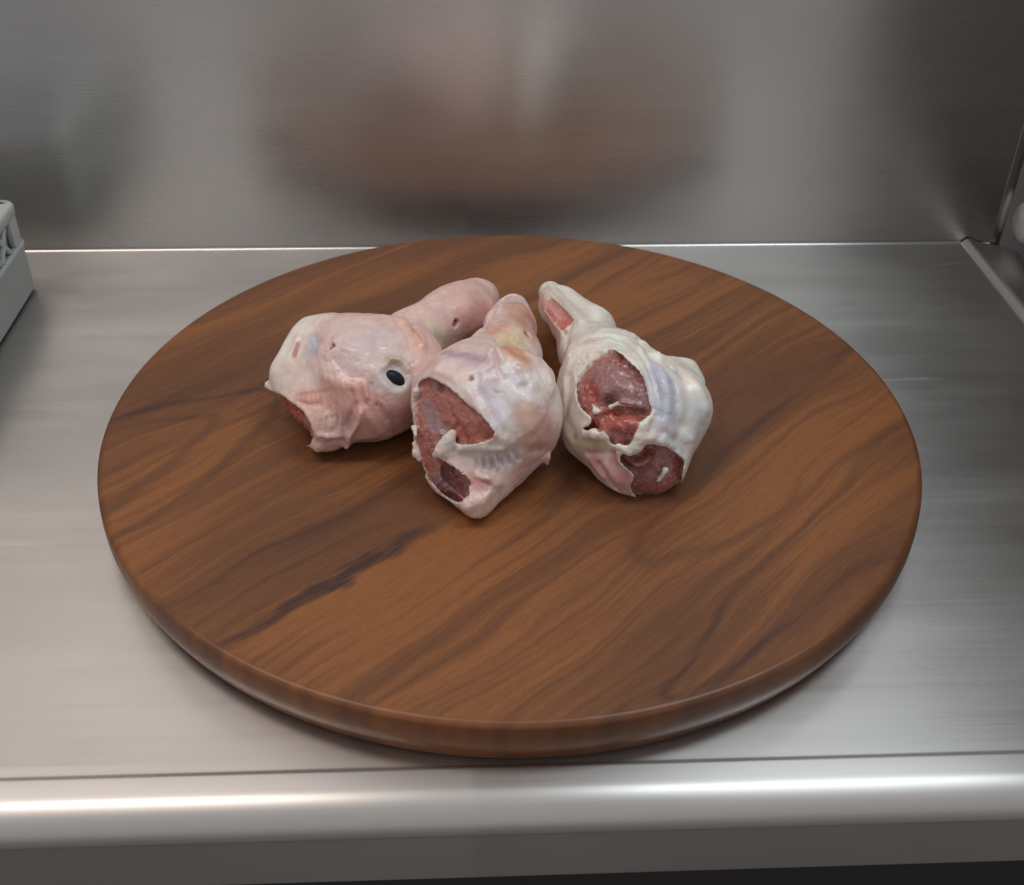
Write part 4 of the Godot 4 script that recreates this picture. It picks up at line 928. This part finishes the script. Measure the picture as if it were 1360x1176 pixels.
# Flesh is a solid given by its distance field, in millimetres round its base point: tapered bones joined softly, folds laid on them, holes and cuts
# taken out, shreds of skin added; it is meshed as surface nets and coloured by where its patches lie.
class Flesh:
	var base := Vector3.ZERO
	var skin_color := Color.WHITE
	var rim_color := Color.WHITE
	var meat_color := Color.WHITE
	var eye_at := Vector3.ZERO
	var eye_normal := Vector3.UP
	var eye_along := Vector3.RIGHT
	var ba: Array[Vector3] = []
	var bd: Array[Vector3] = []
	var binv: PackedFloat32Array = []
	var br: PackedFloat32Array = []
	var bdr: PackedFloat32Array = []
	var bk: PackedFloat32Array = []
	var bbill: Array[bool] = []
	var fa: Array[Vector3] = []
	var fd: Array[Vector3] = []
	var finv: PackedFloat32Array = []
	var fn: Array[Vector3] = []
	var famp: PackedFloat32Array = []
	var fw: PackedFloat32Array = []
	var crinkles: Array = []
	var cuts: Array = []
	var holes: Array = []
	var shreds: Array = []
	var tints: Array = []
	var meat_tints: Array = []
	var rough := FastNoiseLite.new()
	var lump := FastNoiseLite.new()
	const CELL := 0.75

	func bone(a: Vector3, ra: float, b: Vector3, rb: float, k: float, bill: bool) -> void:
		ba.append(a)
		bd.append(b - a)
		binv.append(1.0 / maxf((b - a).length_squared(), 1e-6))
		br.append(ra)
		bdr.append(rb - ra)
		bk.append(k)
		bbill.append(bill)

	func fold(pts: Array, out: Vector3, amp: float, w: float) -> void:
		for i in maxi(pts.size() - 1, 1):
			var a: Vector3 = pts[i]
			var b: Vector3 = pts[mini(i + 1, pts.size() - 1)]
			fa.append(a)
			fd.append(b - a)
			finv.append(1.0 / maxf((b - a).length_squared(), 1e-6))
			famp.append(amp)
			fn.append(out)
			fw.append(w if i == 0 else -w)   # a negative width goes on with the fold before it

	func crinkle(c: Vector3, r: float, d: Vector3, wave: float, amp: float) -> void:
		crinkles.append([c, r, d * (TAU / wave), amp])

	func cut(c: Vector3, u: Vector3, v: Vector3, poly: Array, depth: float, ragged: float, rim: float, rimw: float) -> void:
		var reach := 0.0
		for p in poly:
			reach = maxf(reach, p.length())
		cuts.append([c, u, v, u.cross(v), PackedVector2Array(poly), depth, ragged, rim, rimw, reach])

	func hole(a: Vector3, b: Vector3, r: float) -> void:
		holes.append([a, b - a, 1.0 / maxf((b - a).length_squared(), 1e-6), r])

	func shred(pts: Array, r: float, k: float) -> void:
		# thin at both ends, thick in the middle
		var n := pts.size()
		for i in n - 1:
			var a: Vector3 = pts[i]
			var b: Vector3 = pts[i + 1]
			var ra := r * (0.45 + 0.55 * sin(PI * i / (n - 1.0)))
			var rb := r * (0.45 + 0.55 * sin(PI * (i + 1) / (n - 1.0)))
			if n == 2:
				ra = r
				rb = r * 0.4
			shreds.append([a, b - a, 1.0 / maxf((b - a).length_squared(), 1e-6), ra, k, rb - ra])

	func tint(pts: Array, r: float, c: Color, soft: float) -> void:
		tints.append([pts, r, c, soft])

	func meat_tint(pts: Array, r: float, c: Color, soft: float) -> void:
		meat_tints.append([pts, r, c, soft])

	func skin_at(p: Vector3) -> float:
		var d := 1e9
		for i in ba.size():
			var ap := p - ba[i]
			var t := clampf(ap.dot(bd[i]) * binv[i], 0.0, 1.0)
			var q := (ap - bd[i] * t).length() - (br[i] + bdr[i] * t)
			var h := maxf(bk[i] - absf(d - q), 0.0) / bk[i]
			d = minf(d, q) - h * h * bk[i] * 0.25
		if d > 7.0 or d < -13.0:
			return d
		var bump := 0.0
		var best := 0.0
		for i in fa.size():
			var w := absf(fw[i])
			if fw[i] > 0.0:
				bump += best
				best = 0.0
			var ap := p - fa[i]
			var t := clampf(ap.dot(fd[i]) * finv[i], 0.0, 1.0)
			var side := ap - fd[i] * t
			side -= fn[i] * (side.dot(fn[i]) * 0.85)   # how far to the side of the fold, hardly how far above it
			var l := side.length_squared() / (w * w)
			if l < 7.0:
				var g := famp[i] * exp(-l)
				if absf(g) > absf(best):
					best = g
		bump += best
		for c in crinkles:
			var l: float = (p - c[0]).length() / c[1]
			if l < 1.0:
				bump += c[3] * (1.0 - l * l) * sin(p.dot(c[2]) + 3.5 * lump.get_noise_3dv(p * 1.4))
		# creases where loose skin has puckered
		var pucker := maxf(1.0 - absf(lump.get_noise_3dv(p * 1.15 + Vector3(200, 0, 0))) * 6.0, 0.0)
		if pucker > 0.0:
			bump -= 0.45 * pucker * pucker * smoothstep(-0.15, 0.35, lump.get_noise_3dv(p * 0.5 + Vector3(0, 300, 0)))
		bump += 0.60 * lump.get_noise_3dv(p * 0.7) + 0.08 * rough.get_noise_3dv(p)
		return d - bump

	func outline_at(poly: PackedVector2Array, q: Vector2) -> float:
		var d := 1e9
		var inside := false
		var b := poly[poly.size() - 1]
		for a in poly:
			var e := b - a
			var w := q - a
			var x := w - e * clampf(w.dot(e) / maxf(e.length_squared(), 1e-6), 0.0, 1.0)
			d = minf(d, x.length_squared())
			if (a.y > q.y) != (b.y > q.y) and q.x < e.x * (q.y - a.y) / (e.y) + a.x:
				inside = not inside
			b = a
		return -sqrt(d) if inside else sqrt(d)

	# (the solid's distance, the distance to the uncut skin)
	func at(p: Vector3) -> Vector2:
		var s := skin_at(p)
		if s > 7.0 or s < -13.0:
			return Vector2(s, s)
		var d := s
		for c in cuts:
			var o: Vector3 = p - c[0]
			if o.length_squared() > (c[9] + 8.0) ** 2:
				continue
			var away: float = o.dot(c[3])
			if away < -40.0:
				continue
			var pd := outline_at(c[4], Vector2(o.dot(c[1]), o.dot(c[2]))) + 0.55 * rough.get_noise_3dv(p * 1.3)
			var rim: float = c[7] * exp(-(pd / c[8]) ** 2)
			s -= rim
			d -= rim
			var deep: float = 0.10 + 0.90 * smoothstep(-17.0, -3.0, away) if c[5] > 3.0 else 1.0
			var floor_: float = -(s + c[5] * deep + deep * c[6] * lump.get_noise_3dv(p * 1.8) + 0.55 * rough.get_noise_3dv(p * 1.0))
			var carve := maxf(pd, floor_)
			var q := -carve
			var h := maxf(1.0 - absf(d - q), 0.0)
			d = maxf(d, q) + h * h * 0.25
		for c in holes:
			var ap: Vector3 = p - c[0]
			var t := clampf(ap.dot(c[1]) * c[2], 0.0, 1.0)
			var q: float = c[3] - (ap - c[1] * t).length() + 0.5 * rough.get_noise_3dv(p)
			var h := maxf(1.2 - absf(d - q), 0.0) / 1.2
			d = maxf(d, q) + h * h * 0.3
		for c in shreds:
			var ap: Vector3 = p - c[0]
			var t := clampf(ap.dot(c[1]) * c[2], 0.0, 1.0)
			var q: float = (ap - c[1] * t).length() - c[3] - c[5] * t + 0.5 * rough.get_noise_3dv(p * 1.2)
			var h: float = maxf(c[4] - absf(d - q), 0.0) / c[4]
			if q < d - 0.2:
				s = maxf(s, -0.2)
			d = minf(d, q) - h * h * c[4] * 0.25
		return Vector2(d, s)

	func root_of(up: PackedInt32Array, i: int) -> int:
		while up[i] != i:
			i = up[i]
		return i

	func near(pts: Array, p: Vector3) -> float:
		var best := 1e9
		for i in maxi(pts.size() - 1, 1):
			var a: Vector3 = pts[i]
			var e: Vector3 = pts[mini(i + 1, pts.size() - 1)] - a
			var w := p - a
			best = minf(best, (w - e * clampf(w.dot(e) / maxf(e.length_squared(), 1e-6), 0.0, 1.0)).length())
		return best

	func painted(c: Color, list: Array, p: Vector3) -> Color:
		for s in list:
			var l: float = near(s[0], p) / s[1] + 0.16 * lump.get_noise_3dv(p * 2.0)
			if l < 1.5:
				c = c.lerp(s[2], 1.0 - smoothstep(1.0 - s[3], 1.0 + s[3] * 0.45, l))
		return c

	func build() -> Array:
		lump.noise_type = FastNoiseLite.TYPE_SIMPLEX_SMOOTH
		lump.frequency = 0.07
		lump.fractal_octaves = 2
		lump.seed = int(base.x * 1e4) + 50
		rough.noise_type = FastNoiseLite.TYPE_SIMPLEX_SMOOTH
		rough.frequency = 0.30
		rough.fractal_octaves = 2
		rough.seed = int(base.x * 1e4) + 77
		var lo := Vector3.ONE * 1e9
		var hi := -lo
		for i in ba.size():
			for e in [[ba[i], br[i]], [ba[i] + bd[i], br[i] + bdr[i]]]:
				lo = lo.min(e[0] - Vector3.ONE * (e[1] + 6.0))
				hi = hi.max(e[0] + Vector3.ONE * (e[1] + 6.0))
		var big := 16
		var nb := Vector3i(((hi - lo) / (CELL * big)).ceil())
		var n := nb * big + Vector3i.ONE
		var grid := PackedFloat32Array()
		grid.resize(n.x * n.y * n.z)
		grid.fill(1e6)
		var leaves: Array[Vector3i] = []
		var todo: Array = []
		for x in nb.x:
			for y in nb.y:
				for z in nb.z:
					todo.append([Vector3i(x, y, z) * big, big])
		while not todo.is_empty():
			var t: Array = todo.pop_back()
			var size: int = t[1]
			var o: Vector3i = t[0]
			var d := at(lo + (Vector3(o) + Vector3.ONE * size * 0.5) * CELL).x
			if absf(d) > size * CELL * 0.87 * 2.2 + 1.8:
				continue
			if size == 2:
				leaves.append(o)
				continue
			size /= 2
			for k in 8:
				todo.append([o + Vector3i(k & 1, (k >> 1) & 1, (k >> 2) & 1) * size, size])
		var sx := n.y * n.z
		var sy := n.z
		for o in leaves:
			for x in 3:
				for y in 3:
					for z in 3:
						var k := (o.x + x) * sx + (o.y + y) * sy + o.z + z
						if grid[k] > 9e5:
							grid[k] = at(lo + Vector3(o.x + x, o.y + y, o.z + z) * CELL).x
		# one vertex in each cell that the surface crosses
		var which := PackedInt32Array()
		which.resize(grid.size())
		which.fill(-1)
		var vs := PackedVector3Array()
		var cells: Array[Vector3i] = []
		var edges := [[0, 1], [2, 3], [4, 5], [6, 7], [0, 2], [1, 3], [4, 6], [5, 7], [0, 4], [1, 5], [2, 6], [3, 7]]
		var offs: Array[Vector3] = []
		for c in 8:
			offs.append(Vector3(c & 1, (c >> 1) & 1, (c >> 2) & 1))
		var val := PackedFloat32Array()
		val.resize(8)
		for o in leaves:
			for k8 in 8:
				var q := o + Vector3i(k8 & 1, (k8 >> 1) & 1, (k8 >> 2) & 1)
				var k := q.x * sx + q.y * sy + q.z
				if which[k] >= 0:
					continue
				var mask := 0
				for c in 8:
					val[c] = grid[k + (c & 1) * sx + ((c >> 1) & 1) * sy + ((c >> 2) & 1)]
					if val[c] < 0.0:
						mask += 1
				if mask == 0 or mask == 8:
					continue
				var sum := Vector3.ZERO
				var cnt := 0
				for e in edges:
					var a := val[e[0]]
					var b := val[e[1]]
					if (a < 0.0) != (b < 0.0):
						sum += offs[e[0]].lerp(offs[e[1]], a / (a - b))
						cnt += 1
				which[k] = vs.size()
				vs.append(lo + (Vector3(q) + sum / cnt) * CELL)
				cells.append(q)
		var tris := PackedInt32Array()
		for i in cells.size():
			var q := cells[i]
			var k := q.x * sx + q.y * sy + q.z
			var here := grid[k] < 0.0
			var steps := [sx, sy, 1]
			for ax in 3:
				var s0: int = steps[ax]
				var there := grid[k + s0] < 0.0
				if here == there:
					continue
				var s1: int = steps[(ax + 1) % 3]
				var s2: int = steps[(ax + 2) % 3]
				if k - s1 - s2 < 0:
					continue
				var a := which[k]
				var b := which[k - s1]
				var c := which[k - s1 - s2]
				var d := which[k - s2]
				if b < 0 or c < 0 or d < 0:
					continue
				if here:
					tris.append_array([a, c, b, a, d, c])
				else:
					tris.append_array([a, b, c, a, c, d])
		var normals := PackedVector3Array()
		normals.resize(vs.size())
		for i in range(0, tris.size(), 3):
			var fn := (vs[tris[i + 2]] - vs[tris[i]]).cross(vs[tris[i + 1]] - vs[tris[i]])
			for k in 3:
				normals[tris[i + k]] += fn
		# colours, and which part each vertex is of
		var colors := PackedColorArray()
		var part := PackedInt32Array()
		for i in vs.size():
			normals[i] = normals[i].normalized()
			var p := vs[i]
			var s := at(p).y
			var grain := rough.get_noise_3dv(p * 0.9)
			var blot := lump.get_noise_3dv(p * 1.7 + Vector3(40, 0, 0))
			var vein := 1.0 - absf(lump.get_noise_3dv(p * 2.4 + Vector3(0, 90, 0))) * 7.0
			var c := painted(skin_color, tints, p)
			c = Color(c.r * (1.0 + 0.07 * blot + 0.05 * grain), c.g * (1.0 + 0.16 * blot + 0.06 * grain), c.b * (1.0 + 0.14 * blot + 0.06 * grain))
			if vein > 0.0:
				c = c.lerp(Color(c.r * 0.92, c.g * 0.78, c.b * 0.82), vein * 0.35)
			if s < -0.5:
				var m := painted(meat_color, meat_tints, p)
				var sp := rough.get_noise_3dv(p * 2.2 + Vector3(5, 5, 5))
				m = Color(m.r * (1.0 + 0.14 * sp + 0.15 * blot), m.g * (1.0 + 0.22 * sp + 0.22 * blot), m.b * (1.0 + 0.22 * sp + 0.20 * blot))
				if sp > 0.34:
					m = m.lerp(rim_color, (sp - 0.34) * 1.2)
				var e := smoothstep(-0.4, -1.7, s + 0.6 * grain)
				c = c.lerp(rim_color, smoothstep(-0.3, -0.7, s) * 0.8).lerp(m, e)
			colors.append(c)
			var kind := 0
			if s < -1.3:
				kind = 1
			else:
				var near_bill := 1e9
				var near_head := 1e9
				for j in ba.size():
					var ap := p - ba[j]
					var t := clampf(ap.dot(bd[j]) * binv[j], 0.0, 1.0)
					var q := (ap - bd[j] * t).length() - (br[j] + bdr[j] * t)
					if bbill[j]:
						near_bill = minf(near_bill, q)
					else:
						near_head = minf(near_head, q)
				if near_bill < near_head:
					kind = 2
			part.append(kind)
		# each piece of raw flesh that lies apart becomes a mesh of its own; crumbs go with the skin
		var owner_ := PackedInt32Array()
		var up := PackedInt32Array()
		up.resize(vs.size())
		for i in vs.size():
			up[i] = i
		for i in range(0, tris.size(), 3):
			var a := part[tris[i]]
			var b := part[tris[i + 1]]
			var c2 := part[tris[i + 2]]
			var own := a if a == b or a == c2 else (b if b == c2 else a)
			owner_.append(own)
			if own == 1:
				var r0 := root_of(up, tris[i])
				for j in [1, 2]:
					var r1 := root_of(up, tris[i + j])
					if r1 != r0:
						up[r1] = r0
		var count := {}
		for i in owner_.size():
			if owner_[i] == 1:
				var r := root_of(up, tris[i * 3])
				count[r] = count.get(r, 0) + 1
		var kinds := 3
		var named := {}
		for i in owner_.size():
			if owner_[i] == 1:
				var r := root_of(up, tris[i * 3])
				if count[r] < 160:
					owner_[i] = 0
				elif named.is_empty():
					named[r] = 1
				elif not named.has(r):
					named[r] = kinds
					owner_[i] = kinds
					kinds += 1
				else:
					owner_[i] = named[r]
		var out := []
		for k in kinds:
			var index := PackedInt32Array()
			var back := {}
			var pv := PackedVector3Array()
			var pn := PackedVector3Array()
			var pc := PackedColorArray()
			for i in range(0, tris.size(), 3):
				if owner_[i / 3] != k:
					continue
				for j in 3:
					var v := tris[i + j]
					if not back.has(v):
						back[v] = pv.size()
						pv.append(vs[v] * 0.001)
						pn.append(normals[v])
						pc.append(colors[v])
					index.append(back[v])
			if index.is_empty():
				out.append([])
				continue
			var arrays := []
			arrays.resize(Mesh.ARRAY_MAX)
			arrays[Mesh.ARRAY_VERTEX] = pv
			arrays[Mesh.ARRAY_NORMAL] = pn
			arrays[Mesh.ARRAY_COLOR] = pc
			arrays[Mesh.ARRAY_INDEX] = index
			out.append(arrays)
		return out
